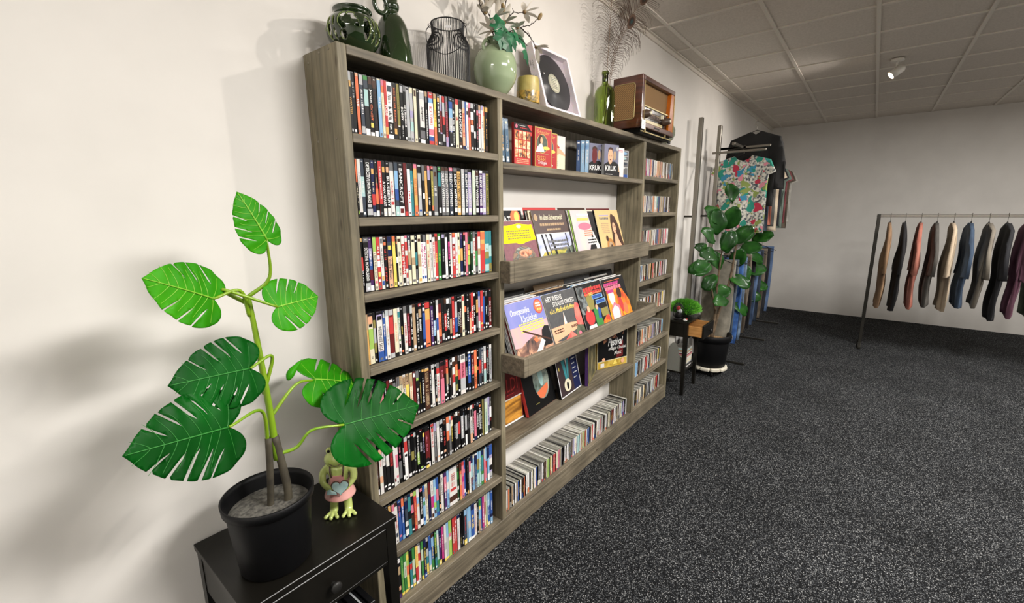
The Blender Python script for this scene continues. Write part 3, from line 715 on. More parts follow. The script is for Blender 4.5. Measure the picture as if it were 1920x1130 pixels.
for k,(x,wd,z,c,rw,i,n) in enumerate(cds):
    r=random.Random(k*13+5); y=YF+r.uniform(-.003,.003)+(.012 if rw==5 and i<9 else 0); lo=r.uniform(0,.0012)
    dk=c in 'Kk' and r.random()<.45
    def spine(m,ox,oy,oz):
        m.box(ox+.0011,ox+wd-.0017,oy,oy+.0012,oz+.003,oz+.1215,pal(c))
        if r.random()<.7:
            mk=pal(r.choice('kKDS') if c in 'wWcYsdAEtLbP' else r.choice('wWYs')); a=oz+.03+r.random()*.02; b=a+.03+r.random()*.03
            marks(m,mk,ox+.0022,ox+wd-.0028,b,a,oy-.0003,k)
        if r.random()<.45: 
            e=pal(r.choice('kwRdBOSc')); q=r.random()*.03; m.box(ox+.0011,ox+wd-.0017,oy-.0002,oy+.0005,oz+.003,oz+.01+q,e)
    if k in keep:
        o=cdmesh(wd,dk).build('compact_disc',loc=(x,y,z+.0005)); s=MB(); spine(s,0,0,0); s.build('spine_insert',o)
        where='in the bottom row under the box sets' if rw==0 else 'on the %s shelf of the narrow right column'%ROWN[rw-1]
        pos=('%s from left'%ordn(i+1)) if i*2<n else '%s from right'%ordn(n-i)
        tag(o,'%s CD, %s, %s'%(NAMES[c],pos,where),'cd','CDs in the bottom row' if rw==0 else 'CDs in the right column')
    else:
        z+=.0005; rest.box(x,x+wd-.0007,y+.0008,y+.142,z,z+.1245,CASE if dk else TOPS[k%5]); spine(rest,x,y,z)
tag(rest.build('compact_discs',kind='stuff'),'farther CDs filling the right ends of the narrow right column','cds')
# ---------------------------------------------------------------- printed covers
def pic(k,stops,scale=9,det=5,dist=.6,vec=(1,1,1),rough=.3): return mt('pic_'+k,lambda:noisy('printed_picture_'+k,stops,scale,.45,det,vec,dist=dist,coat=.06))
SKIN=lambda:pal('E')
def decals(mb,w_,h,L,y=0):
    for i,d in enumerate(L):
        yy=y-.0003-.00012*i; P=lambda u,v:(u*w_,yy,v*h)
        k=d[0]
        if k=='r': u0,v0,u1,v1=d[1:5]; mb.add([P(u0,v0),P(u1,v0),P(u1,v1),P(u0,v1)],[(0,1,2,3)],d[5])
        elif k=='e':
            cu,cv,ru,rv=d[1:5]; mb.add([P(cu+ru*cos(2*PI*t/28),cv+rv*sin(2*PI*t/28)) for t in range(28)],[list(range(28))],d[5])
        elif k=='p': mb.add([P(*q) for q in d[1]],[list(range(len(d[1])))],d[2])
        elif k=='t': put_text(mb,d[1],P,d[2],d[4],d[3],d[5],d[6],*(d[7:] if len(d)>7 else ()))
        elif k=='l':   # lines of small unreadable print: u0,v0,u1,v1,mat,n
            u0,v0,u1,v1,m,n=d[1:7]; r=random.Random(int(u0*999+v0*77+n))
            for j in range(n):
                v=v1-(v1-v0)*(j+.5)/n; u=u0+r.random()*.03; dh=(v1-v0)/n*.28
                while u<u1:
                    q=min(u1,u+r.uniform(.02,.07)); mb.add([P(u,v-dh),P(q,v-dh),P(q,v+dh),P(u,v+dh)],[(0,1,2,3)],m); u=q+.012
def sleeve(name,loc,w_,h,th,lean=0,yaw=0,roll=0,L=(),body='w',cat='record',label=None,group=None,spineL=None,edge=None,fc=None):
    mb=MB(); mb.box(0,w_,0,th,0,h,edge or pal(body),c=min(.0008,th*.3)); loc=(loc[0],loc[1],loc[2]+th*sin(lean)+.0004); o=mb.build(name,loc=loc)
    o.rotation_euler=Euler((-lean,roll,yaw),'XYZ')
    if L:
        c=MB()
        if fc: c.box(.001,w_-.001,-.0004,.0002,.001,h-.001,fc)
        decals(c,w_,h,L,-.0002 if not fc else -.0004); c.build('cover_print',o)
    if spineL:
        c=MB(); c.box(-.0004,.0002,.0006,th-.0006,.001,h-.001,spineL[0])
        for q in spineL[1:]:
            t,col,a,b=q; vs,fs,_=glyphs(t,True); c.add([(-.0008,th*(.8-.6*gy),h*(b+(a-b)*gx)) for gx,gy in vs],[f[::-1] for f in fs],col)
        c.build('printed_spine',o)
    return tag(o,label,cat,group)
rad=math.radians
# --- upper tray records
A=lambda k:pal(k)
XI=XA+TX+.003
RG='records in the upper tray'
z1=1.3815
GL=plain('album_sleeve_gloss_brown','3f2823',.35,coat=.1)
sleeve('record_sleeve',(XI,-.163,z1+.004),.235,.318,.004,rad(10),0,0,[('r',0,0,1,.955,A('K')),('t','GREAT',.03,.75,.62,.87,A('w'),True),('e',.78,.84,.17,.13,A('O')),('e',.82,.86,.08,.08,A('Y')),('t','REAL LIFE',.02,.6,.93,.69,A('w'),True),('r',0,.955,1,1,A('W')),('e',.1,.71,.12,.03,A('O'))],'W',
  label='black record sleeve printed GREAT with an orange blob, behind the yellow-label record',group=RG)
DG=[('r',0,0,1,1,pic('plum',[(.3,'6d3a44'),(.7,'7f4a52')],60)),('p',[(0,.6),(.2,.6),(.38,.6),(.46,.575),(.6,.575),(.68,.6),(.95,.63),(1,.63),(1,.66),(.95,.93),(.85,.925),(.66,.94),(.55,.955),(.4,.94),(.2,.92),(0,.92)],mt('label_yellow',lambda:plain('label_yellow','f4d400',.45,spec=.15))),
 ('e',.55,.9,.07,.035,A('c')),('l',.15,.66,.85,.84,A('U'),4),('e',.55,.28,.36,.25,pic('theatre',[(.3,'2d2522'),(.45,'8a6a52'),(.52,'3b4440'),(.62,'9a9c8c'),(.75,'6a3a30')],14,vec=(1,1,3))),
 ('p',[(.3,.0),(.42,.0),(.38,.2),(.33,.27),(.28,.2)],A('r')),('e',.6,.4,.2,.07,pic('foliage_red',[(.35,'3a2018'),(.5,'b86a44'),(.65,'d8a888')],30)),('l',.35,.03,.9,.09,A('E'),1)]
DGX=XI+.001
sleeve('record_sleeve',(DGX,-.2275,z1+.0),.262,.262,.0035,rad(15),0,0,DG,'w',label='plum record sleeve with a broad yellow label, front left of the upper tray',group=RG)
BR=[('r',0,0,1,1,GL),('t','Im alten Schwarzwald',.2,.84,.87,.93,A('c'),True),('l',.14,.72,.9,.8,A('d'),1),('l',.3,.645,.75,.7,A('d'),1),('e',.08,.88,.05,.06,A('d')),('r',0,.0,1,.60,pic('sky',[(.3,'8a94b8'),(.6,'c8cade')],6,vec=(1,1,2))),('r',0,.595,1,.61,A('w')),
 ('p',[(0,0),(1,0),(1,.24),(.8,.36),(.62,.32),(.45,.36),(.3,.3),(.12,.3),(0,.2)],pic('meadow',[(.35,'4a5420'),(.5,'a8a03a'),(.62,'c8a838')],12,vec=(1,1,2))),
 ('p',[(.6,0),(1,0),(1,.38),(.86,.34),(.7,.24)],pic('thicket',[(.4,'2b3026'),(.55,'5c6a55'),(.68,'8b8f78')],24))]
for a,b,t in ((.12,.22,.045),(.24,.33,.035),(.36,.5,.06),(.85,.9,.03)): BR.append(('p',[(b,0.02),(b+t,.02),(a+t,.6),(a,.6)],A('k')))
BR+=[('p',[(.3,.1),(.32,.1),(.26,.55),(.24,.55)],A('s')),('l',.3,.3,.9,.5,A('S'),3)]
sleeve('record_sleeve',(1.049,-.2275,z1),.315,.315,.0035,rad(16),0,0,BR,'w',label='brown record sleeve with birch trees and meadow, second from left in the upper tray',group=RG)
CC=[('r',0,0,1,1,pic('poster',[(.3,'d8ccb0'),(.5,'c8b8b8'),(.7,'b8a8c0')],6)),('p',[(.45,0),(1,0),(1,.98),(.75,.98),(.8,.6),(.62,.35),(.5,.2)],A('k')),('p',[(.0,0),(.5,0),(.4,.2),(.25,.14),(.2,.2),(.05,.16)],A('c')),('p',[(.82,.6),(1,.3),(1,0),(.9,0),(.84,.3),(.78,.55)],A('w')),
 ('r',.25,.9,.75,.93,A('W')),('t','ALS IN ZUID',.22,.78,.72,.87,A('Y'),True),('e',.5,.69,.28,.07,A('P')),('l',.42,.5,.78,.62,A('O'),3),('l',.5,.32,.85,.48,A('W'),3),('l',.5,.35,.9,.45,A('k'),2),('e',.2,.1,.1,.05,A('Y'))]
CC=[d for d in CC if not(d[0]=='t')]+[('l',.22,.78,.72,.87,A('Y'),1)]
sleeve('record_sleeve',(1.422,-.2255,z1),.264,.315,.0035,rad(16),0,0,CC,'w',label='grey and black record sleeve with pink blob, third from left in the upper tray',group=RG)
DD=[('r',0,0,1,1,plain('sleeve_sand','d0b27c',.45,spec=.2)),('t','TROMBONES',.14,.79,.52,.87,A('S'),True),('r',.14,.875,.55,.9,A('v')),('l',.14,.52,.48,.74,A('d'),6),('p',[(.68,.93),(.82,.86),(.92,.66),(.95,.45),(1,.2),(.95,0),(.55,0),(.5,.2),(.56,.5),(.58,.75),(.62,.88)],A('D')),
 ('e',.7,.62,.075,.12,SKIN()),('p',[(.66,.5),(.76,.5),(.8,.36),(.92,.2),(.9,0),(.55,0),(.52,.12),(.6,.3)],SKIN()),('e',.4,.22,.16,.2,plain('tambourine_gold','b07a3c',.35)),('e',.4,.22,.1,.13,A('d')),('e',.43,.2,.05,.09,A('D')),('e',.3,.42,.05,.06,A('D')),('e',.7,.66,.012,.01,A('D')),('e',.735,.655,.012,.01,A('D')),('e',.715,.56,.025,.012,A('r'))]
DD=[d if d[0]!='t' else ('l',.14,.79,.52,.87,A('S'),1) for d in DD]
sleeve('record_sleeve',(1.697,-.2335,z1),.315,.315,.0035,rad(16),0,0,DD,'c',label='sand record sleeve with a long-haired woman and tambourine, rightmost in the upper tray',group=RG)
def stack(tag_,x0,x1,yb0,zb,lean0,n,step,cols,group,where,h=.315,dl=0,j=.008):
    for i in range(n):
        r=random.Random(int(x0*1000)+i*7); c=cols[i%len(cols)]; ln=lean0-dl*(i+1)
        y=yb0+step*(i+1); xx=x0+r.uniform(-j,j); ww=min(.315,x1-xx)
        if y+(h+.01)*sin(ln)>-.009: break
        sleeve('record_sleeve',(xx,y,zb),ww,h+r.uniform(-.006,.003),.0032,ln,0,0,(),c,label='%s record edge, %s behind %s'%(NAMES[c],ordn(i+1),where),group=group)
stack('a',1.043,1.40,-.2275,z1,rad(16),5,.0075,'dcAwk',RG,'the brown birch-tree sleeve')
stack('b',1.415,1.686,-.2255,z1,rad(16),5,.0075,'LwSdk',RG,'the grey and black sleeve',j=.003)
stack('c',1.69,2.02,-.2335,z1,rad(16),5,.009,'KbkwS',RG,'the long-haired woman sleeve')
stack('d',XI+.001,1.03,-.2275,z1,rad(15),3,.009,'wks',RG,'the yellow-label sleeve',h=.262,j=.0)
for xx,ww,c,hh,nm in ((XI+.02,.31,'w',.326,'the sleeve printed GREAT'),(1.10,.315,'R',.326,'the birch-tree sleeves'),(1.44,.315,'D',.325,'the grey and black sleeves'),(1.78,.315,'r',.322,'the woman with tambourine')):
    sleeve('record_sleeve',(xx,-.118,z1),ww,hh,.004,rad(12.5),0,0,(),c,label='tall %s record edge against the wall behind %s'%(NAMES[c],nm),group=RG)
# --- lower tray records
RG='records in the lower tray'; z2=.9495; a2=rad(20)
VI=[('r',0,0,1,1,pic('dusk',[(.3,'5a6ab0'),(.7,'8a88c0')],4)),('r',0,.3,1,.62,pic('dusk2',[(.3,'b890b0'),(.7,'e0a890')],4)),('p',[(0,0),(1,0),(1,.35),(.9,.44),(.7,.36),(.55,.42),(.3,.36),(.15,.3),(0,.32)],pic('bouquet',[(.32,'241c20'),(.46,'7a5648'),(.55,'c89878'),(.62,'2c2428'),(.72,'e8d8c8')],16)),
 ('t','Onvergetelijke',.1,.77,.6,.9,A('W'),False,.3),('t','Klassieken',.32,.66,.75,.77,A('W'),False,.3),('e',.86,.85,.12,.12,A('R')),('e',.86,.85,.105,.105,A('O')),('l',.79,.84,.93,.92,A('W'),2),('l',.8,.77,.92,.83,A('Y'),1),('l',.22,.5,.9,.66,mt('print_pale_yellow',lambda:plain('print_pale_yellow','e8e05a',.4)),4),
 ('p',[(.72,.2),(1,.2),(1,.5),(.88,.52),(.78,.46),(.74,.36)],A('k')),('p',[(.4,.02),(.5,.02),(.8,.28),(.72,.34),(.45,.12)],A('w')),('p',[(.55,.3),(.62,.32),(.6,.4),(.5,.36)],A('O')),('p',[(.3,.55),(1,.27),(1,.24),(.28,.53)],A('D')),('e',.3,.06,.12,.07,A('r')),('e',.7,.08,.05,.05,A('Y')),('e',.8,.05,.04,.04,A('R')),('e',.6,.07,.03,.05,A('W'))]
sleeve('record_sleeve',(XI,-.2935,z2),.300,.315,.0035,a2,0,0,VI,'w',label='violet-blue record sleeve with white script and a violin, front left of the lower tray',group=RG)
ST=[('r',0,0,1,1,pic('nightgrey',[(.3,'3c3c3e'),(.7,'4a4a4a')],40)),('t','HET WEENS',.06,.86,.55,.95,A('w'),True),('t','STRAUSS ORKEST',.22,.76,.92,.84,A('w'),True),('t','o.l.v. Manfred Hoffmann',.08,.65,.95,.735,A('Y'),True),('p',[(0,.18),(1,.3),(1,.38),(.58,.42),(.5,.42),(.46,.62),(.4,.42),(0,.42)],A('E')),('p',[(.42,.42),(.5,.42),(.465,.64)],A('w')),
 ('l',.05,.3,.35,.38,A('D'),2),('l',.6,.3,.9,.38,A('D'),1),('p',[(0,0),(.6,0),(.45,.22),(.3,.14),(.0,.2)],A('E')),('p',[(.3,0),(.75,0),(.7,.16),(.55,.28),(.42,.2),(.32,.16)],pic('rose',[(.35,'d84848'),(.6,'f07868')],20)),('p',[(.8,.3),(1,.28),(1,.7),(.9,.74),(.84,.66),(.8,.5)],pic('rose',[(.35,'d84848'),(.6,'f07868')],20)),('p',[(.66,0),(1,0),(1,.3),(.8,.34),(.7,.22)],pic('leafdark',[(.35,'2c3226'),(.6,'5a6248')],20)),('e',.82,.16,.05,.06,A('P')),('e',.93,.08,.04,.05,A('E'))]
sleeve('record_sleeve',(1.083,-.2965,z2),.315,.315,.0035,a2,0,0,ST,'w',label='dark grey record sleeve with a building and red roses, second in the lower tray',group=RG)
def bricks(col,u0,v0,n,m,du,dv,seed,frame=0):
    r=random.Random(seed); out=[]
    for j in range(m):
        u=u0+r.random()*.02
        for i in range(n):
            w2=du*r.uniform(.7,1.05); out.append(('p',[(u,v0-j*dv+r.uniform(-.01,.01)),(u+w2,v0-j*dv+r.uniform(-.01,.01)),(u+w2,v0-j*dv+dv*.85),(u,v0-j*dv+dv*.85)],col)); u+=w2+.012
    return out
G1=[('r',0,0,1,1,A('k')),('r',0,.45,.28,.97,pic('grid',[(.4,'1a1c1c'),(.5,'7c8484'),(.56,'1a1c1c')],18)),('p',[(.28,.5),(.5,.5),(.6,.95),(.26,.9)],A('U')),('p',[(.42,0),(.75,0),(.62,.52),(.44,.5)],A('G')),('p',[(0,0),(.45,0),(.4,.22),(.12,.22)],A('w')),('p',[(.6,0),(1,0),(1,.35),(.72,.22)],pic('costume',[(.35,'c82818'),(.5,'f0a018'),(.62,'e83820')],16)),('e',.24,.37,.17,.15,A('R')),('e',.25,.53,.05,.06,A('E')),('p',[(.56,.3),(.66,.28),(.72,.46),(.62,.52)],A('B')),('e',.58,.52,.05,.05,A('E')),('r',.72,.3,1,.46,A('U')),
 ('r',.5,.68,.93,.76,A('b')),('r',.6,.57,1,.65,A('b')),('r',.52,.69,.9,.75,A('B')),('r',.62,.58,.97,.64,A('B'))]+bricks(A('R'),.22,.86,7,2,.1,.08,3)+[('r',.4,.77,.55,.82,A('Y')),('l',.22,.77,.95,.82,A('O'),1),('p',[(0,0),(.22,0),(.2,.1),(0,.12)],A('Y'))]
sleeve('record_sleeve',(1.421,-.2955,z2),.300,.315,.0035,a2,0,0,G1,'w',label='colourful record sleeve with red block title and costumed dancers, third in the lower tray',group=RG)
H1=[('r',0,0,1,1,A('k')),('p',[(0,0),(1,0),(1,.45),(.8,.72),(.55,.8),(.3,.82),(.1,.8),(.05,.4)],pic('flame',[(.34,'b83418'),(.48,'f08a18'),(.62,'f0a028'),(.72,'d83020')],9)),('e',.27,.62,.12,.2,A('w')),('p',[(.1,.1),(.45,.08),(.5,.4),(.3,.5),(.12,.36)],A('P')),('p',[(.12,.12),(.42,.1),(.44,.36),(.3,.44),(.14,.34)],A('w')),('e',.62,.66,.1,.13,A('D')),('e',.6,.4,.08,.16,A('R')),('e',.75,.3,.1,.12,A('O'))]+bricks(A('P'),.05,.84,6,2,.12,.08,9)+bricks(A('M'),.08,.86,5,1,.14,.06,4)+[('r',.1,.70,.4,.76,A('M')),('l',.1,.93,.8,.955,A('O'),1)]
sleeve('record_sleeve',(1.727,-.2985,z2),.315,.315,.0035,a2,0,0,H1,'w',label='orange record sleeve with pink block title, rightmost in the lower tray',group=RG)
SX=lambda i:XI+.0
for k,(xa,xb,yb,nm,cols) in enumerate(((XI,1.075,-.2935,'the violin sleeve','wrwsskwdSwkw'),(1.083,1.40,-.2965,'the roses sleeve','wBckkDwdSkwA'),(1.419,1.72,-.2955,'the costumed dancers sleeve','kwbkTwDkckdw'),(1.729,2.045,-.2985,'the orange sleeve','wkdSwDkwSkdw'))):
    stack('e%d'%k,xa,xb,yb,z2,a2,12,.0098,cols,RG,nm,dl=rad(.05),j=0 if k==0 else .003)
for xx,ww,c,t in ((.80,.315,'k','left'),(1.20,.315,'d','middle'),(1.52,.315,'S','right'),(1.86,.31,'k','far right')):
    sleeve('record_sleeve',(xx,-.145,z2+.003),ww,.33,.004,rad(17.5),0,0,(),c,label='%s record edge leaning high at the %s back of the lower tray'%(NAMES[c],t),group=RG)
# --- boxed records below
RG='boxed record sets under the lower tray'; z3=Z4+.001
sleeve('record_box',(.7685,-.079,z3),.298,.30,.028,rad(6),0,0,[('r',.03,.03,.97,.46,pic('sunset',[(.25,'2c1a0c'),(.42,'8a5a1c'),(.55,'d8983a'),(.7,'6a3a14')],5,vec=(1,1,3.5))),('r',0,.0,1,.03,A('W')),('r',0,.455,1,.475,A('w')),('t','VIVALDI',.06,.6,.9,.85,A('R'),False),('l',.55,.53,.78,.56,A('R'),1)],
   'r',label='dark red record box lettered VIVALDI beside the left divider',cat='record',group=RG)
sleeve('record_box',(1.070,-.1165,z3),.312,.31,.021,rad(15),rad(4),0,[('e',.62,.52,.27,.36,pic('icon',[(.3,'3c4a3c'),(.45,'6f7f78'),(.58,'a0a89a'),(.7,'4a6468')],13)),('e',.62,.6,.08,.2,A('t')),('p',[(.4,.33),(.82,.42),(.8,.3),(.62,.17),(.48,.2)],A('O')),('l',.3,.12,.42,.15,A('U'),1)],
   'R',fc=A('K'),label='red-spined record box with a black cover and oval picture',cat='record',group=RG)
K1=[('r',0,0,1,1,A('W')),('r',.02,.02,.98,.98,pic('plumbrown',[(.3,'2c2022'),(.7,'3c2c30')],8)),('r',.66,.02,.98,.98,A('N')),('p',[(.2,.9),(.36,.9),(.4,.55),(.42,.28),(.34,.2),(.3,.5)],A('T')),('p',[(.5,.98),(.66,.95),(.52,.5),(.46,.3),(.42,.4),(.46,.7)],A('T')),('e',.38,.2,.16,.13,A('c')),('e',.38,.19,.05,.08,A('k')),('p',[(.4,.98),(.5,.98),(.47,.7),(.44,.6)],A('w')),('e',.1,.6,.02,.04,A('Y')),('e',.55,.78,.015,.04,A('A')),('e',.62,.75,.015,.04,A('A'))]
for j in range(7): K1.append(('r',.7,.86-.1*j,.7+.14+.03*(j%3),.88-.1*j,A('s')))
sleeve('record_box',(1.392,-.1295,z3),.272,.305,.022,rad(13),rad(4),0,K1,'K',label='black record box with blue dancer legs and cream disc on its cover',cat='record',group=RG)
sleeve('record_box',(1.686,-.147,z3),.300,.31,.021,rad(1),rad(18.7),0,[('r',.04,.03,.96,.97,pic('reeds',[(.35,'25251a'),(.5,'4c4c38'),(.62,'857a58')],10,vec=(3,1,1)))],
   'V',fc=A('U'),label='purple-spined record box turned sideways beside the gold festival box',cat='record',group=RG)
FE=[('r',0,0,1,.17,pic('gold',[(.4,'a8892a'),(.6,'c8aa48')],30)),('r',.0,.17,1,.185,A('c')),('r',0,.185,1,1,A('K')),('r',.0,0,.012,1,A('c')),('r',.985,0,1,1,A('c')),('p',[(.15,.98),(.9,.98),(.85,.78),(.6,.7),(.4,.72),(.2,.6)],pic('crowd',[(.36,'140c0a'),(.5,'6a3a28'),(.6,'c88860'),(.7,'201010')],15)),('p',[(.4,.72),(.46,.7),(.5,.4),(.44,.5)],A('s')),('p',[(.6,.2),(.85,.22),(.85,.62),(.75,.6),(.7,.4)],A('r')),('e',.72,.83,.12,.13,A('K')),
 ('t','Festival',.34,.53,.84,.72,A('W'),True,.3),('t','of Light Classical',.36,.4,.95,.5,A('w'),True,.3),('t','Music',.55,.29,.8,.38,A('w'),True,.3),('r',.1,.03,.22,.13,A('w')),('e',.84,.1,.06,.06,A('E')),('p',[(.55,.14),(.58,.2),(.61,.14),(.66,.05),(.5,.05)],A('Y')),('e',.2,.22,.05,.04,SKIN())]
sleeve('record_box',(2.002,-.0475,z3),.302,.305,.02,rad(2),rad(-20),0,FE,'U',edge=mt('gold_card',lambda:plain('gold_card','a98d3a',.4)),label='gold-edged record box lettered Festival of Light Classical Music',cat='record',group=RG)
# ---------------------------------------------------------------- dvds of the middle top shelf
G='dvd boxes on the middle top shelf'; zt=ZM+.0008
for i,(x,rl,lab) in enumerate(((.7715,-.045,'blue upright DVD box touching the left divider'),(.806,-.075,'second blue upright DVD box, beside the red collage box'))):
    o=sleeve('dvd_box',(x+.012,-.172,zt+.001),.028,.19,.135,0,0,0,[('r',.04,.02,.96,.98,pic('karlblue',[(.3,'2c4c66'),(.7,'3d5f78')],6)),('e',.5,.9,.2,.03,A('c')),('r',.2,.03,.8,.09,A('W')),('r',.2,.1,.7,.14,A('w')),('e',.5,.3,.3,.04,A('s'))],'I',cat='dvd',label=lab,group=G)
    t=MB(); vs,fs,_=glyphs('KARL MAY',True); t.add([(.009+gy*.01,-.0013,.115-gx*.065) for gx,gy in vs],fs,A('A' if i==0 else 's')); t.build('lettering',o)
    o.rotation_euler=(0,-abs(rl),0)
def dbox(x,y,yaw,L,body,lab,w_=.135,th=.016,sp=None,h=.19,fc=None):
    return sleeve('dvd_box',(x,y,zt),w_,h,th,0,yaw,0,L,body,cat='dvd',label=lab,group=G,spineL=sp,fc=fc)
col=[('r',0,0,1,.84,A('R')),('r',0,.84,1,1,A('k')),('p',[(.7,1),(1,1),(1,.84)],A('R')),('l',.3,.88,.72,.92,A('R'),1),('l',.2,.94,.6,.96,A('w'),1),('e',.12,.92,.06,.05,A('P')),('l',.1,.05,.8,.17,A('E'),3),('r',.9,.02,1,.75,A('k'))]
for i in range(4):
    for j in range(3): col+=[('r',.02+i*.22,.2+j*.215,.2+i*.22,.39+j*.215,pic('face%d'%((i+j)%3),[(.35,'2a1410'),(.48,('c86a3a','e8b080','d8843a')[(i+j)%3]),(.62,'f0d8b0')],34))]
dbox(.905,-.150,rad(-2),col,'R','red DVD box covered with a collage of twelve small portraits')
def red(v): 
    return [('r',0,0,1,1,mt('gold_card',lambda:plain('gold_card','a98d3a',.4))),('r',.03,.03,.97,.97,mt('box_red',lambda:plain('box_red','a81618',.4))),('t','Schneider',.12,.84,.85,.93,A('A'),False,.3),('e',.42,.6,.33,.24,A('A')),('e',.42,.6,.31,.225,pic('green%d'%v,[(.3,'2c3a2c' if v==0 else '2c3c50'),(.7,'54604c' if v==0 else '4a5c74')],14)),
    ('e',.33,.7,.13,.12,A('D')),('e',.38,.68,.075,.085,SKIN()),('p',[(.05,.38),(.55,.4),(.5,.5),(.4,.6),(.3,.6),(.12,.5)],A('w')),('e',.66,.5,.2,.045,A('Y')),('l',.1,.34,.8,.36,A('d'),1),('t','SISSI',.12,.18,.6,.29,A('A')),('t','Trilogie',.18,.06,.7,.17,A('W'),False,.3)]
dbox(1.049,-.165,rad(-2),red(0),'R','front red DVD trilogy box with an oval portrait of a lady',w_=.14,th=.022)
dbox(1.178,-.118,rad(-2),red(1),'R','second red DVD trilogy box partly hidden behind the first',w_=.135,th=.02)
dbox(1.296,-.095,rad(-3),[('r',0,0,1,1,A('w')),('p',[(0,.2),(.3,0),(1,0),(1,.45),(.5,.55),(0,.5)],A('c')),('p',[(0,.62),(.3,.72),(.75,.6),(1,.5),(1,.45),(.6,.5),(.2,.42),(0,.45)],SKIN()),('p',[(.05,.78),(.3,.8),(.6,.68),(.5,.64),(.1,.7)],A('R')),('l',.1,.14,.5,.3,A('s'),3),('e',.3,.07,.08,.03,A('k')),('e',.65,.06,.06,.03,A('N'))],'w','white DVD box with red shapes beside the red trilogy boxes',w_=.13)
for i,(x,c1,lab) in enumerate(((1.452,'N','dark blue tall DVD spine, left of the trio mid-shelf'),(1.5,'b','sky blue tall DVD spine, middle of the trio'),(1.548,'B','pale blue tall DVD spine, right of the trio'))):
    o=sleeve('dvd_box',(1.563+.0125*i,-.093-.0217*i,zt),.0245,.19,.12,0,-rad(60),0,[('r',.06,.02,.94,.98,pic('tv%d'%i,[(.3,('20304c','6a94b8','4878b0')[i]),(.55,('35507a','8fb0cc','9cbcd4')[i]),(.7,('2a5a80','5a7888','b8bcb8')[i])],10)),('r',.25,.9,.75,.94,A('W')),('r',.2,.02,.7,.05,A('W'))],'k',cat='dvd',label=lab,group=G)
    t=MB(); marks(t,A('W'),.006,.02,.135,.07 if i==0 else .06,-.0012,i+60); t.build('lettering',o)
def kruk(v): return [('r',0,0,1,1,pic('krk%d'%v,[(.3,'55566e'),(.7,'74748c')],5)),('p',[(.0,0),(1,0),(1,.38),(.75,.47),(.3,.46),(0,.36)],A('k')),('e',.42,.63,.17,.25,A('E') if v else A('r')),('p',[(.25,.76),(.27,.88),(.42,.92),(.57,.88),(.6,.76),(.5,.84),(.34,.84)],A('D')),('e',.72,.66,.1,.15,A('d')),('e',.36,.64,.02,.012,A('k')),('e',.5,.64,.02,.012,A('k')),('e',.43,.52,.05,.018,A('r')),('t','KRUK',.1,.17,.85,.33,A('W'),True),('l',.1,.04,.6,.07,A('w'),1),('e',.88,.88,.07,.06,A('s'))]
GSP=[mt('print_silver_grey',None) if False else A('s')]
dbox(1.695,-.098,rad(-14),kruk(0),'k','grey DVD box lettered KRUK, behind the front one',th=.02,sp=[A('s')])
dbox(1.800,-.152,rad(-14),kruk(1),'k','front grey DVD box lettered KRUK with a shaven-headed man',th=.02,sp=[A('s')])
dbox(1.952,-.118,rad(-14),[('r',0,0,1,1,mt('print_blush',lambda:plain('print_blush','f0dcd8',.4))),('e',.3,.55,.3,.24,A('P')),('r',0,0,.7,.2,A('K')),('p',[(0,.2),(.7,.2),(.6,.42),(.1,.4)],A('d')),('l',.5,.85,.9,.93,A('P'),2)],'w','blush pink and white DVD box right of the shaven-headed man')
dbox(2.095,-.085,rad(-14),[('r',0,0,1,1,A('s')),('r',.02,.02,.96,.98,A('S')),('e',.5,.9,.4,.05,A('b')),('e',.45,.72,.4,.05,A('t')),('e',.5,.54,.4,.06,A('I')),('e',.4,.38,.35,.05,A('s')),('r',.02,.02,.96,.16,A('B')),('r',.02,.6,.96,.62,A('w')),('r',.02,.78,.96,.8,A('w')),('r',.02,.4,.96,.42,A('w'))],'s','grey and blue DVD box, last on the middle top shelf')
# ---------------------------------------------------------------- things on top of the bookcase
GLZ=noisy('green_glaze',[(.35,'16240f'),(.65,'24381a')],5,.06,coat=1)
GLE=plain('pale_glaze_edge','8c9a5c',.2,coat=.6)
HT=H+.0008
def bez(pts,n=8):
    """Catmull-Rom through the points"""
    P=[Vector(p) for p in pts]; P=[P[0]*2-P[1]]+P+[P[-1]*2-P[-2]]; out=[]
    for i in range(1,len(P)-2):
        for k in range(n):
            t=k/n; a,b,c,d=P[i-1],P[i],P[i+1],P[i+2]
            out.append(.5*((2*b)+(-a+c)*t+(2*a-5*b+4*c-d)*t*t+(-a+3*b-3*c+d)*t**3))
    out.append(P[-2]); return out
def prof(pts,n=5): return [(max(.0001,p[0]),p[2]) for p in bez([(r,0,z) for r,z in pts],n)]
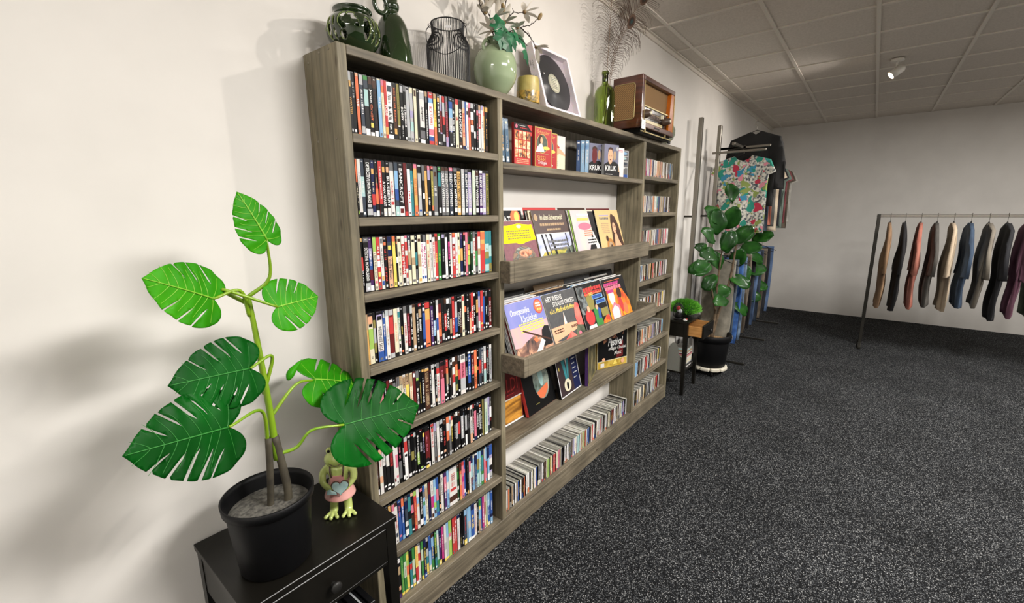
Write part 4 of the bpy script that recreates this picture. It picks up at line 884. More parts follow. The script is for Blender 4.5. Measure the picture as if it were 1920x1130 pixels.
# pierced round pot
r0=empty('pierced_pot',(.119,-.112,HT),0,'round dark green glazed pot pierced with curved openings','pot')
r0.scale.z=.88
outer=prof([(.04,0),(.051,.011),(.074,.04),(.0845,.074),(.079,.108),(.061,.132),(.057,.139),(.060,.148)],10)
inner=[(r-.006,z+ (.002 if i==0 else 0)) for i,(r,z) in enumerate(outer)]
def arc(t,z,c,cz,ra,rz,w_,a0,a1):
    dt=(t-c+PI)%(2*PI)-PI; u=dt/ra; v=(z-cz)/rz; d=math.hypot(u,v); a=math.degrees(math.atan2(v,u))%360
    return abs(d-1)<w_ and (a0<=a<=a1 or a0<=a+360<=a1)
def ell(t,z,c,cz,ra,rz): dt=(t-c+PI)%(2*PI)-PI; return (dt/ra)**2+((z-cz)/rz)**2<1
def msk(t,z,z0=0):
    z*=1.055
    for c in (4.14,4.14-1.57,4.14+1.57,4.14+3.14):
        if ell(t,z,c+.52,.078,.15,.040) : return True
        if arc(t,z,c-.02,.075,.17,.028,.42,-100,105): return True
        if arc(t,z,c-.38,.098,.14,.02,.5,60,300): return True
        if ell(t,z,c-.40,.048,.13,.014): return True
        if ell(t,z,c-.08,.121,.17,.008): return True
        if ell(t,z,c+.80,.1,.06,.02) or ell(t,z,c+.82,.055,.06,.018): return True
    return False
mb=MB(); mb.lathe(outer,(0,0,0),GLZ,n=260,mask=msk); mb.lathe([(.001,.001)]+[outer[0]],(0,0,0),GLZ,n=260)
o=mb.build('body',r0); o.data.materials.append(GLE); s=o.modifiers.new('thick','SOLIDIFY'); s.thickness=.005; s.offset=-1; s.material_offset_rim=1
mb=MB(); mb.lathe(prof([(.059,.144),(.0615,.15),(.059,.154),(.055,.15),(.054,.142)]),(0,0,0),GLZ,n=64); mb.build('rim',r0)
mb=MB(); mb.tube(bez([(.055,-.01,.135),(.075,-.012,.13),(.093,-.01,.108),(.094,-.008,.088),(.086,0,.072)],6),.0016,plain('thin_black_wire','121212',.4),n=6); mb.build('carrying_wire',r0)
# jug
r0=empty('glazed_jug',(.290,-.092,HT),0,'tall dark green glazed jug with a ring handle, beside the pierced pot','jug')
mb=MB(); mb.lathe(prof([(.0001,0),(.062,0),(.0665,.006),(.064,.05),(.058,.1),(.051,.14),(.039,.165),(.027,.178),(.022,.188),(.026,.198),(.027,.21),(.022,.222),(.023,.25),(.028,.275),(.031,.28),(.025,.278),(.021,.26)],6),(0,0,0),GLZ,n=56); mb.build('body',r0)
mb=MB(); mb.tube([(-.05+.025*cos(a),-.006,.198+.028*sin(a)) for a in [2*PI*i/28 for i in range(29)]],.0075,GLZ,n=12); mb.build('ring_handle',r0)
# wire lantern
WB=plain('black_lantern_wire','141315',.4,metal=.3)
r0=empty('wire_lantern',(.545,-.105,HT),-.9,'black wire lantern with a hanging bail, left of the pale green vase','lantern')
lp=prof([(.083,0),(.083,.03),(.084,.12),(.082,.145),(.07,.168),(.063,.182),(.063,.2),(.065,.22)],4)
for i in range(60):
    a=2*PI*i/60; mb=MB(); mb.tube([(r*cos(a),r*sin(a),z) for r,z in lp],.0016,WB,n=5); mb.build('upright_wire',r0)
for z,r,t in ((.002,.083,.003),(.221,.065,.003)):
    mb=MB(); mb.tube([(r*cos(2*PI*i/48),r*sin(2*PI*i/48),z) for i in range(49)],t*.7,WB,n=6); mb.build('hoop',r0)
mb=MB(); mb.lathe([(.0001,0),(.083,0),(.083,.003),(.0001,.003)],(0,0,0),WB,n=40); mb.build('base_plate',r0)
mb=MB(); mb.tube(bez([(-.069,-.012,.212),(-.078,-.04,.18),(-.062,-.072,.12),(0,-.09,.085),(.062,-.072,.12),(.078,-.04,.18),(.069,-.012,.212)],8),.0016,WB,n=6)
mb.build('bail',r0)
for sx in (-1,1):
    mb=MB(); mb.tube([(sx*(.069)+.006*cos(a),-.01,.213+.007*sin(a)) for a in [2*PI*i/14 for i in range(15)]],.0013,WB,n=5); mb.build('loop',r0)
mb=MB(); mb.box(.0,.022,-.068,-.067,.183,.193,pal('W')); mb.build('price_tag',r0)
# vase with branches
VG=noisy('celadon_glaze',[(.3,'8d9f7c'),(.7,'a3b18f')],4,.12,coat=.8)
vx,vy=.826,-.108
r0=empty('celadon_vase',(vx,vy,HT),0,'round pale green glazed vase holding ivy and magnolia branches','vase')
mb=MB(); mb.lathe(prof([(.0001,0),(.032,0),(.037,.006),(.062,.03),(.088,.07),(.0965,.118),(.088,.165),(.062,.2),(.041,.213),(.037,.22),(.039,.232),(.047,.24),(.043,.238),(.036,.226)],6),(0,0,0),VG,n=64); mb.build('body',r0)
for sx in (-1,1):
    mb=MB(); mb.tube(bez([(sx*.04,0,.222),(sx*.06,0,.222),(sx*.078,0,.2),(sx*.074,0,.18)],6),.0075,VG,n=10); mb.build('handle',r0)
BARK=plain('dark_twig','2c211b',.7); PET=noisy('magnolia_petal',[(.35,'d8cfc0'),(.7,'efeae0')],30,.6); BUD=noisy('bud_brown',[(.35,'6a4c26'),(.65,'9c8a5c')],40,.6); LEAFY=plain('young_leaf','a8b84a',.5)
IVY=noisy('ivy_leaf',[(.3,'083a20'),(.55,'10603a'),(.75,'227a4c')],22,.45)
fl=empty('magnolia_branches',(vx,vy,HT+.21),0,'artificial magnolia branches with white blossoms in the celadon vase','flowers')
def petal(mb,c,d,l,wd,m,cup=.3,n=5):
    d=Vector(d).normalized(); a=Vector((0,0,1)) if abs(d.z)<.8 else Vector((1,0,0)); s=d.cross(a).normalized(); q=s.cross(d); vs=[];fs=[]
    for i in range(n+1):
        t=i/n; w2=wd*sin(PI*min(1,t*.92+.04))**.8; p=Vector(c)+d*l*t+q*l*cup*sin(t*PI*.6)*t
        vs+=[p-s*w2+q*w2*.35,p,p+s*w2+q*w2*.35]
    for i in range(n): fs+=[(i*3,i*3+1,i*3+4,i*3+3),(i*3+1,i*3+2,i*3+5,i*3+4)]
    mb.add(vs,fs,m,True)
def blossom(c,d,sz,k):
    r=random.Random(k); mb=MB(); d=Vector(d).normalized(); a=d.orthogonal().normalized(); b=d.cross(a)
    for i in range(6):
        t=2*PI*i/6+r.random()*.4; petal(mb,c,d*.75+(a*cos(t)+b*sin(t))*r.uniform(.5,1.1),sz*r.uniform(.85,1.1),sz*.19,PET,.15)
    mb.sph(c,sz*.13,BUD,8,6); mb.build('blossom',fl)
br=[[(0,0,-.05),(-.02,-.01,.04),(-.075,-.02,.08),(-.11,-.02,.115),(-.13,-.03,.15)],[(0,0,-.05),(0,0,.06),(-.03,.01,.13),(-.07,.01,.2)],[(.01,0,-.05),(.03,0,.07),(.055,-.01,.14),(.06,-.02,.24)],
 [(.01,-.01,-.04),(.06,-.02,.06),(.12,-.03,.1),(.2,-.04,.135),(.27,-.05,.19)],[(.06,-.02,.12),(.1,-.02,.16),(.17,-.03,.18)],[(.14,-.03,.11),(.2,-.04,.09),(.24,-.05,.05)]]
for i,p in enumerate(br):
    mb=MB(); q=bez(p,6); r=random.Random(i); q=[v+Vector((r.uniform(-.003,.003),0,r.uniform(-.003,.003))) for v in q]; mb.tube(q,.0032,BARK,n=6,r2=.0016)
    for j in range(3,len(q)-2,4): mb.tube([q[j],q[j]+Vector((r.uniform(-.02,.02),r.uniform(-.01,.01),r.uniform(.01,.03)))],.0018,BARK,n=5,r2=.001)
    mb.build('branch',fl)
for i,(c,d,s) in enumerate((((-.125,-.03,.145),(-.3,-.2,1),.06),((-.06,.0,.12),(-.4,-.4,.5),.07),((-.02,-.03,.11),(.3,-.6,.7),.06),((.03,-.03,.1),(.5,-.6,.5),.07),((.11,-.04,.1),(-.5,-.3,-.6),.06),((.24,-.05,.05),(.4,-.6,-.6),.065),((-.08,.01,.2),(-.2,0,1),.06),((.0,-.02,.16),(-.1,-.4,.9),.07),((.175,-.03,.185),(1,-.1,.3),.07),((-.04,-.02,.05),(-1,-.3,-.2),.07))): blossom(c,d,s,i)
for i,(c,d) in enumerate((((.035,-.02,.16),(-.3,0,1)),((-.03,.01,.19),(.1,0,1)),((.27,-.05,.19),(.5,0,.7)))):
    mb=MB(); mb.sph((0,0,0),.012,BUD,8,8,(.8,.8,1.9)); 
    dd=Vector(d).to_track_quat('Z','X'); mb.v=[tuple(dd@Vector(v)+Vector(c)) for v in mb.v]; mb.build('bud',fl)
iv=empty('ivy_sprig',(vx,vy,HT+.21),0,'artificial green ivy leaves spilling over the celadon vase','ivy')
def ivy(c,nrm,up,sz):
    nrm=Vector(nrm).normalized(); up=Vector(up); up=(up-nrm*up.dot(nrm)).normalized(); s=up.cross(nrm)
    pts=[(0,-.3),(.3,-.5),(.48,-.3),(.75,-.2),(.6,.08),(.72,.42),(.36,.5),(0,.95),(-.36,.5),(-.72,.42),(-.6,.08),(-.75,-.2),(-.48,-.3),(-.3,-.5)]
    mb=MB(); vs=[Vector(c)+(s*x+up*y-nrm*(.25*(x*x+y*y*.6)))*sz for x,y in pts]; ce=Vector(c)+nrm*sz*.05; vs.append(ce)
    mb.add(vs,[(i,(i+1)%14,14) for i in range(14)],IVY,False); o=mb.build('leaf',iv); s_=o.modifiers.new('t','SOLIDIFY'); s_.thickness=.0008
for c,n_,u,s in (((-.045,-.06,.065),(-.4,-1,.3),(0,0,1),.055),((-.035,-.075,.015),(-.2,-1,.2),(-.3,0,-1),.06),((.03,-.075,.03),(.1,-1,.3),(.2,0,-1),.06),((.075,-.06,.06),(.2,-1,.5),(.8,0,-.2),.055),((.0,-.06,.05),(0,-1,.4),(-.1,0,1),.05),((.135,-.06,.035),(.3,-1,.3),(.3,0,1),.06),((.14,-.07,-.01),(.3,-1,.2),(.1,0,-1),.05),((-.01,-.085,-.01),(0,-1,.1),(0,0,-1),.05),((.1,.02,.04),(.3,-.7,.5),(.5,0,-.5),.05)): ivy(c,n_,u,s)
mb=MB(); mb.tube(bez([(0,0,-.03),(-.02,-.05,.03),(-.04,-.07,.05)],5),.0016,BARK,n=5); mb.tube(bez([(.01,0,-.03),(.05,-.05,.04),(.1,-.06,.05),(.15,-.065,.03)],5),.0016,BARK,n=5); mb.build('stem',iv)
# candle glass
CAND=noisy('amber_glass',[(.3,'9c8a46'),(.6,'b3a25c')],20,.45,coat=.15); CAND2=noisy('gold_speckle_glass',[(.38,'5c4a20'),(.5,'a88c3c'),(.6,'c89a48')],60,.4,coat=.2)
r0=empty('candle_glass',(1.02,-.145,HT),0,'amber tealight glass with gold speckles on its lower half','candle holder')
mb=MB(); pr=prof([(.05,0),(.055,.004),(.056,.03),(.054,.08),(.050,.112),(.048,.118),(.045,.112),(.046,.06)],4); mb.lathe([(.0001,.001)]+pr,(0,0,0),CAND,n=40,mfun=lambda i:CAND2 if i<11 else CAND); mb.build('glass_bowl',r0)
mb=MB(); mb.lathe([(.0001,.01),(.03,.01),(.03,.05),(.0001,.05)],(0,0,0),plain('wax','e8dcae',.5),n=20); mb.build('candle',r0)
# framed vinyl display leaning on the wall
WF=plain('white_frame','e6dde2',.4); FRW=.335
r0=empty('framed_record',(1.125,-.182,HT),0,'white framed black vinyl record leaning against the wall','picture frame')
r0.rotation_euler=(-rad(16.5),0,0)
mb=MB(); b_=.016; T=.045
for a in ((0,b_,0,T,0,FRW),(FRW-b_,FRW,0,T,0,FRW),(b_,FRW-b_,0,T,0,b_),(b_,FRW-b_,0,T,FRW-b_,FRW)): mb.box(*a,WF,c=.001)
o=mb.build('frame',r0)
mb=MB(); mb.box(b_,FRW-b_,.03,T-.001,b_,FRW-b_,plain('grey_backing','a49aa0',.6)); mb.build('backing',r0)
VN,tt,vb=newmat('vinyl_grooves'); vb.inputs['Base Color'].default_value=(.03,.03,.032,1); vb.inputs['Roughness'].default_value=.28; vb.inputs['Anisotropic'].default_value=.5
wv=tt.nodes.new('ShaderNodeTexWave'); wv.wave_type='RINGS'; wv.rings_direction='Y'; wv.inputs['Scale'].default_value=110; tcv=tt.nodes.new('ShaderNodeTexCoord'); tt.links.new(tcv.outputs['Object'],wv.inputs['Vector'])
bpv=tt.nodes.new('ShaderNodeBump'); bpv.inputs['Strength'].default_value=.25; bpv.inputs['Distance'].default_value=.001; tt.links.new(wv.outputs['Fac'],bpv.inputs['Height']); tt.links.new(bpv.outputs[0],vb.inputs['Normal'])
Ry=Matrix.Rotation(PI/2,3,'X'); c_=FRW/2
mb=MB(); mb.lathe([(.004,.0),(.148,0),(.149,.001),(.148,.002),(.004,.002)],(0,0,0),VN,n=96,rot=Ry); o=mb.build('vinyl_record',r0,loc=(c_,.026,c_))
mb=MB(); mb.lathe([(.003,.0),(.05,0),(.05,.0008)],(0,0,0),plain('record_label','c9c6ae',.5),n=48,rot=Ry)
for rr in (.045,.04,.022): mb.lathe([(rr,.001),(rr+.0008,.001)],(0,0,0),pal('S'),n=48,rot=Ry)
for j in range(7):
    y=.028-.009*j; x=.028*math.sqrt(max(0,1-(y/.05)**2)); mb.add([(-x,-.0012,y),(x,-.0012,y),(x,-.0012,y+.002),(-x,-.0012,y+.002)],[(0,1,2,3)],pal('S'))
fixn(mb.build('label_disc',o,loc=(0,-.0026,0)))
mb=MB(); mb.sph((0,0,0),.006,plain('chrome','d8d8d8',.15,metal=1),10,8); mb.build('hinge_stud',r0,loc=(.075,.018,c_+.03))
mb=MB()
for t,zc,yy in (('ONE',.24,.03),('CLICK',.225,.017),('FLIP',.16,.03),('DISPLAY',.14,.017)):
    vs,fs,_=glyphs(t,False); n_=.009*len(t); mb.add([(-.0006,yy+ .007-gy*.007*1.0,zc+n_/2-gx*n_) for gx,gy in vs],fs,pal('k'))
mb.build('lettering',r0)
# green bottle with peacock feathers
BG=plain('bottle_green_glass','b4c47c',.03,trans=1,ior=1.45)
bx,by=1.85,-.115
r0=empty('green_bottle',(bx,by,HT),0,'large green glass bottle holding peacock feathers, left of the radio','bottle')
mb=MB(); mb.lathe(prof([(.0001,.0),(.055,0),(.061,.006),(.063,.04),(.063,.18),(.06,.212),(.048,.238),(.028,.254),(.02,.264),(.0185,.28),(.0185,.315),(.0215,.318),(.0215,.332),(.018,.334)],6)+[(.014,.332),(.0145,.28)],(0,0,0),BG,n=64)
o=mb.build('glass_body',r0); s_=o.modifiers.new('t','SOLIDIFY'); s_.thickness=.003; s_.offset=-1
mb=MB(); mb.lathe([(.0001,0),(.006,0),(.006,.001)],(0,0,0),pal('W'),n=16,rot=Ry); mb.build('price_dot',r0,loc=(.012,-.0635,.13))
FB=plain('feather_brown','4e3a2c',.7); FE2=plain('feather_eye','2a1c14',.5); FST=plain('feather_quill','6a5138',.5)
def feather(base,mid,tip,seed,nb=70,L=.085,z0=.2):
    r=random.Random(seed); ft=empty('peacock_feather',(bx,by,HT+.1),0,None,None); pts=bez([base,mid,tip],24)
    off=Vector((0,0,.1)); pts=[p-off for p in pts]; q=MB(); q.tube(pts,.0022,FST,n=6,r2=.0008); q.build('quill',ft)
    q=MB(); N=len(pts)-1
    for i in range(nb):
        t=z0+(1-z0)*i/nb; k=min(N-1,int(t*N)); p=pts[k].lerp(pts[k+1],t*N-k); d=(pts[k+1]-pts[k]).normalized()
        for sd in (-1,1):
            a=Vector((sd*.9,-sd*.35+r.uniform(-.12,.12),0)); a=(a-d*a.dot(d)).normalized(); l=L*(.55+.6*min(1,(t-z0)*2.4))*r.uniform(.85,1.1)*(1.0 if t<.9 else .75)
            b=[]
            for j in range(7):
                u=j/6; b.append(p+a*l*sin(u*1.5)+d*l*(1.25*u-1.0*u*u*(1.1 if t<.85 else .5))+Vector((0,0,-.12*l*u*u)))
            q.tube(b,.0013,FB,n=3,cap=False,r2=.0006)
    q.build('barbs',ft)
    e=MB(); n_=Vector((-.3,-1,0)).normalized(); tp=pts[-4]; d=(pts[-1]-pts[-6]).normalized(); s=d.cross(n_)
    for (a,b,m,o_) in ((.028,.05,FB,.001),(.018,.032,FE2,.002),(.008,.014,plain('eye_teal','1f3a3a',.4) if 'et' not in MAT else MAT['et'],.003)):
        e.add([tp+n_*o_+s*a*cos(2*PI*j/20)+d*b*sin(2*PI*j/20) for j in range(20)],[list(range(20))],m)
    e.build('eye_patch',ft); return ft
fs_=[((0,0,.02),(.06,-.04,.50),(.30,-.12,.83),1,'peacock feather arching far right over the radio'),((.004,0,.02),(.05,-.04,.44),(.17,-.09,.66),2,'shorter peacock feather leaning right, eye below the others'),((0,.004,.02),(-.02,-.03,.55),(-.05,-.06,.93),3,'peacock feather bending left, its eye beyond the picture')]
for a,b,c,sd,lb in fs_: tag(feather(a,b,c,sd,nb=44,L=.12,z0=.30),lb,'feather','peacock feathers in the green bottle')
# radio
RW=noisy('walnut_veneer',[(.3,'35180f'),(.55,'502818'),(.75,'653624')],5,.3,vec=(1,1,9),coat=.3,dist=.6); OR=noisy('orange_veneer',[(.3,'9a4a0c'),(.7,'b9640f')],6,.25,vec=(9,9,1),coat=.6)
BRS=plain('brass_trim','a89868',.4,metal=.5)
def cloth():
    m,t,b=newmat('speaker_cloth'); tc=t.nodes.new('ShaderNodeTexCoord'); w1=t.nodes.new('ShaderNodeTexChecker'); w1.inputs['Scale'].default_value=330; w1.inputs['Color1'].default_value=(*srgb('a07c4c'),1); w1.inputs['Color2'].default_value=(*srgb('3c2412'),1)
    mp=t.nodes.new('ShaderNodeMapping'); mp.inputs['Rotation'].default_value=(.6,.6,.3); t.links.new(tc.outputs['Object'],mp.inputs[0]); t.links.new(mp.outputs[0],w1.inputs['Vector']); t.links.new(w1.outputs['Color'],b.inputs['Base Color']); b.inputs['Roughness'].default_value=.8; return m
CL=cloth()
rx0,rx1,ry0,ry1,rz0,rz1=2.08,2.665,-.262,-.055,HT+.02,2.528
r0=empty('tube_radio',(rx0,ry0,HT),0,'vintage walnut tube radio with cloth speaker grilles at the bookcase end','radio')
Wd,Dp,Hh=rx1-rx0,ry1-ry0,rz1-HT
def rp(n,f,par=r0,bev=0):
    q=MB(); f(q); o=q.build(n,par); 
    if bev: bevel(o,bev,3)
    return o
z0=.03
rp('cabinet',lambda q:(q.box(0,.035,0,Dp,z0,Hh,RW),q.box(Wd-.012,Wd,0,Dp,z0,Hh,RW),q.box(.035,Wd-.012,0,Dp,Hh-.03,Hh,RW),q.box(.035,Wd-.012,-.006,Dp,z0,z0+.035,RW),q.box(.035,Wd-.012,Dp-.01,Dp,z0,Hh,RW)),bev=.007)
rp('cheek',lambda q:q.prism([(Wd-.1,z0+.035),(Wd-.012,z0+.035),(Wd-.012,Hh-.03),(Wd-.07,Hh-.03)],.002,.05,OR))
rp('speaker_cloth',lambda q:q.box(.036,Wd-.07,.03,.034,z0+.14,Hh-.03,CL))
rp('dial_panel',lambda q:(q.box(.036,Wd-.08,.018,.03,z0+.035,z0+.14,plain('dial_dark','1c1210',.15,coat=.6)),q.box(.09,.36,.016,.0181,z0+.075,z0+.115,plain('dial_glass','3a2a20',.1,coat=1)),q.box(.09,.40,.0155,.0181,z0+.042,z0+.062,plain('dial_cream','b8a878',.3))))
rp('brass_bar',lambda q:q.box(.036,Wd-.085,.012,.03,z0+.138,z0+.146,BRS)); rp('brass_bar',lambda q:q.box(.036,.42,.012,.02,z0+.035,z0+.040,BRS))
rp('brass_edge',lambda q:(q.box(.034,.038,-.001,.02,z0+.035,Hh-.032,BRS),q.box(Wd-.014,Wd-.009,-.003,.01,z0+.03,Hh-.03,BRS)))
for kx in (.075,.43):
    for z,ra in ((.09,.028),):
        rp('knob',lambda q:(q.lathe([(.0001,.05),(ra*.6,.05),(ra*.75,.045),(ra*.8,.03),(ra,.02),(ra,.0)],(kx,.018,z0+z),plain('knob_brown','4a3a30',.3,coat=.6),n=28,rot=Ry),q.lathe([(.0001,.052),(ra*.35,.052),(ra*.45,.048)],(kx,.018,z0+z),pal('c'),n=20,rot=Ry)))
for kx in (.37,.5): rp('lever',lambda q:q.box(kx,kx+.012,.0,.018,z0+.1,z0+.125,pal('c')))
mb=MB()
for i in range(9): mb.box(.1+i*.028,.115+i*.028,.0148,.0158,z0+.085,z0+.1,pal('D'))
for i in range(14): mb.box(.1+i*.018,.108+i*.018,.0148,.0158,z0+.104,z0+.108,pal('d'))
mb.build('dial_marks',r0)
rp('maker_lettering',lambda q:marks(q,pal('k'),0,0,0,0,0,1) if False else [q.box(.2+i*.011,.2+i*.011+.008,-.0072,-.006,z0+.012,z0+.022,pal('k')) for i in range(9)])
rp('price_card',lambda q:(q.box(-.012,.05,-.0075,-.0065,z0-.012,z0+.045,pal('W')),[q.box(.0,.04,-.0082,-.0075,z0+.012+.009*i,z0+.014+.009*i,pal('s')) for i in range(3)]))
# side grille: rounded frame and cloth on the left cheek
def rrect(y0,y1,z0_,z1_,r,n=6):
    out=[]
    for cy,cz,a in ((y1-r,z1_-r,0),(y0+r,z1_-r,90),(y0+r,z0_+r,180),(y1-r,z0_+r,270)):
        for i in range(n+1): t=math.radians(a+90*i/n); out.append((cy+r*cos(t),cz+r*sin(t)))
    return out
gr=rrect(.052,Dp-.012,z0+.055,Hh-.045,.016)
rp('side_grille_cloth',lambda q:q.prism(gr,-.0012,.001,CL,ax=0))
rp('side_grille_trim',lambda q:q.tube([(-.002,a,b) for a,b in gr+gr[:1]],.0026,BRS,n=6))
rp('base_slab',lambda q:q.box(.03,Wd-.02,.02,Dp-.01,.0,z0-.001,pal('K')))
rp('base_trim',lambda q:q.box(.02,Wd-.02,.005,.012,.006,.012,BRS))
for kx in (.06,.42): rp('stud',lambda q:q.box(kx,kx+.006,-.004,.006,.004,.03,BRS))
# glass bowl behind the radio
r0=empty('cut_glass_plate',(2.735,-.17,HT),0,'cut glass plate standing behind the right end of the radio','plate')
CG=plain('cut_glass','9aa08e',.05,trans=.7,coat=1,ior=1.5)
mb=MB(); mb.lathe([(.0001,0),(.06,.002),(.078,.012),(.08,.014),(.06,.008),(.0001,.006)],(0,0,0),CG,n=14,smooth=False,rot=Matrix.Rotation(PI/2,3,'Y')); mb.build('plate_disc',r0,loc=(0,0,.0805))
rp('easel_foot',lambda q:(q.box(-.012,.03,-.04,-.032,0,.02,pal('K')),q.box(-.012,.03,.032,.04,0,.02,pal('K'))),par=r0)
# ---------------------------------------------------------------- near black side table
BLK=noisy('black_lacquer',[(.3,'0b0a08'),(.7,'15130f')],4,.33)
BLK.node_tree.nodes['Principled BSDF'].inputs['Specular IOR Level'].default_value=.35
BLK2=plain('black_knob','1d1c1a',.5)
def side_table(loc,w_,d,h,label,drawer_out=0,knob=True):
    r0=empty('side_table',loc,0,label,'side table')   # origin front left corner, y to the wall
    def p(n,*a,m=BLK,par=r0,bv=.0015): 
        q=MB(); q.box(*a,m,c=bv); return q.build(n,par)
    p('table_top',0,w_,0,d,h-.02,h,bv=.0014)
    q_=.035
    for lx in (.004,w_-.004-q_):
        for ly in (.006,d-.006-q_):
            q=MB(); zt=h-.0205; t=.008
            x0,x1,y0,y1=lx,lx+q_,ly,ly+q_
            ix=t if lx<.1 else 0; jx=0 if lx<.1 else t
            q.add([(x0+jx,y0+t/2,0),(x1-ix,y0+t/2,0),(x1-ix,y1-t/2,0),(x0+jx,y1-t/2,0),(x0,y0,h-.2),(x1,y0,h-.2),(x1,y1,h-.2),(x0,y1,h-.2),(x0,y0,zt),(x1,y0,zt),(x1,y1,zt),(x0,y1,zt)],
             [(3,2,1,0),(8,9,10,11)]+[(a+4*k,b+4*k,b+4+4*k,a+4+4*k) for k in (0,1) for a,b in ((0,1),(1,2),(2,3),(3,0))],BLK); q.build('leg',r0)
    dh=.125; z1=h-.022; z0=z1-dh
    p('side_apron',.006,.02,q_+.007,d-q_-.007,z0,z1); p('side_apron',w_-.02,w_-.006,q_+.007,d-q_-.007,z0,z1); p('back_apron',q_+.005,w_-q_-.005,d-.02,d-.008,z0,z1)
    p('front_rail',q_+.005,w_-q_-.005,.008,.03,z0-.016,z0-.002)
    dr=empty('drawer',(0,-drawer_out,0)); dr.parent=r0
    PB=wood('drawer_pine',1,'a8743c','c08a4c','cf9c60',knot=False) if drawer_out else BLK
    p('drawer_front',q_+.006,w_-q_-.006,.004,.022,z0,z1-.004,par=dr)
    p('drawer_side',q_+.01,q_+.022,.0225,d-.07,z0+.012,z1-.022,m=PB,par=dr); p('drawer_side',w_-q_-.022,w_-q_-.01,.0225,d-.07,z0+.012,z1-.022,m=PB,par=dr); p('drawer_bottom',q_+.0225,w_-q_-.0225,.0225,d-.07,z0+.014,z0+.02,m=PB,par=dr); p('drawer_back',q_+.0225,w_-q_-.0225,d-.082,d-.07,z0+.021,z1-.022,m=PB,par=dr)
    if knob:
        q=MB(); q.lathe([(.0001,.026),(.013,.026),(.0165,.022),(.0165,.018),(.008,.012),(.007,0)],(w_/2,.004,(z0+z1)/2-.006),BLK2,n=24,rot=Matrix.Rotation(PI/2,3,'X')); q.build('knob',dr)
    p('lower_shelf',q_*.6+.002,w_-q_*.6-.002,.03,d-.03,.2,.215)
    return r0
side_table((-.492,-.388,0),.462,.38,.70,'black lacquered side table carrying the monstera and frog, left of the bookcase')
# boxed games / books standing on the lower shelf
for i,(x,wd,c,t,hh,lb) in enumerate(((-.105,.02,'K',0,.19,'black DVD case standing rightmost under the near side table'),(-.128,.018,'k','s',.185,'black DVD case with a silver edge under the near side table'),(-.152,.02,'K',0,.195,'thick black DVD case under the near side table'),(-.178,.022,'k','W',.19,'black DVD case with white top edge under the near side table'),(-.205,.022,'K','d',.18,'black DVD case with thin tan line under the near side table'),(-.232,.024,'k',0,.185,'plain charcoal DVD case under the near side table'),(-.26,.024,'k','A',.2,'black DVD case with a yellow edge under the near side table'),(-.292,.026,'k',0,.185,'second plain charcoal DVD case under the near side table'),(-.322,.026,'k','b',.19,'black DVD case with pale blue edge under the near side table'),(-.352,.024,'K',0,.18,'leftmost black DVD case under the near side table'))):
    q=MB(); q.box(x-wd,x-.001,-.345,-.19,.2155,.2155+hh,mt('dvd2',lambda:CASE),c=.001); o=q.build('dvd_case')
    if t: q=MB(); q.box(x-wd+.001,x-wd+.007,-.343,-.195,.2155+hh-.0005,.2155+hh+.0012,pal(t)); q.build('paper_edge',o)
    q=MB(); q.box(x-wd+.001,x-.002,-.3462,-.345,.219,.2155+hh-.004,pal('k')); marks(q,pal('W' if i%2 else 'R'),x-wd+.004,x-.005,.37,.27,-.3468,i+900); q.build('printed_spine',o)
    tag(o,lb,'dvd','DVD cases under the near side table')
# ---------------------------------------------------------------- monstera in nursery pot
POT=plain('black_nursery_pot','08080a',.5,spec=.3); SOIL=noisy('grey_soil',[(.35,'3c3a36'),(.6,'66635c')],90,.95,bump=.8)
px,py=-.358,-.262
r0=empty('nursery_pot',(px,py,.7008),0,'black plastic nursery pot of the monstera on the near side table','pot')
mb=MB(); mb.lathe([(.0001,0),(.088,0),(.092,.004),(.108,.185),(.108,.19),(.116,.192),(.118,.215),(.114,.217),(.111,.2),(.105,.18),(.09,.012),(.0001,.01)],(0,0,0),POT,n=56); mb.build('pot_shell',r0)
mb=MB(); mb.box(.09,.094,-.02,.0,.1,.14,pal('W')); o=mb.build('price_sticker',r0); o.rotation_euler=(0,-.09,-.55); o.location=(.013,.0,0.0)
mb=MB(); mb.lathe([(.0001,.172),(.05,.176),(.085,.172),(.1048,.168)],(0,0,0),SOIL,n=40); mb.build('soil',r0)
LG=[noisy('monstera_leaf_deep',[(.3,'033408'),(.55,'054a0f'),(.75,'086217')],5,.42),noisy('monstera_leaf_lit',[(.3,'1f6a06'),(.55,'30860c'),(.75,'45a016')],5,.45)]  # second green is a brighter copy, light through the leaf put into its colour
for m_ in LG:
    b_=m_.node_tree.nodes['Principled BSDF']; b_.inputs['Specular IOR Level'].default_value=.09; b_.inputs['Roughness'].default_value=.45
VN2=[plain('vein_deep','2a7a2c',.4),plain('vein_lit','7fb832',.4)]; STM=noisy('petiole_green',[(.3,'5f8c12'),(.7,'8aa81e')],9,.4,coat=.2); TRK=noisy('monstera_stem',[(.3,'2e2a22'),(.6,'4a4436')],20,.7)
mon=empty('monstera_plant',(px,py,.875),0,'artificial monstera plant with large split leaves in the black nursery pot','plant')
mb=MB(); mb.tube(bez([(.04,-.02,-.02),(.045,-.018,.03),(.04,-.015,.1),(.03,-.01,.2)],6),.011,TRK,n=12); mb.tube(bez([(.0,.0,-.02),(.008,-.005,.08),(.014,-.01,.2)],6),.009,TRK,n=12); mb.build('trunk',mon)
mb=MB(); mb.tube(bez([(.03,-.01,.13),(.026,-.008,.3),(.02,0,.48),(.012,0,.6)],8),.010,STM,n=12,r2=.006); mb.build('main_stem',mon)
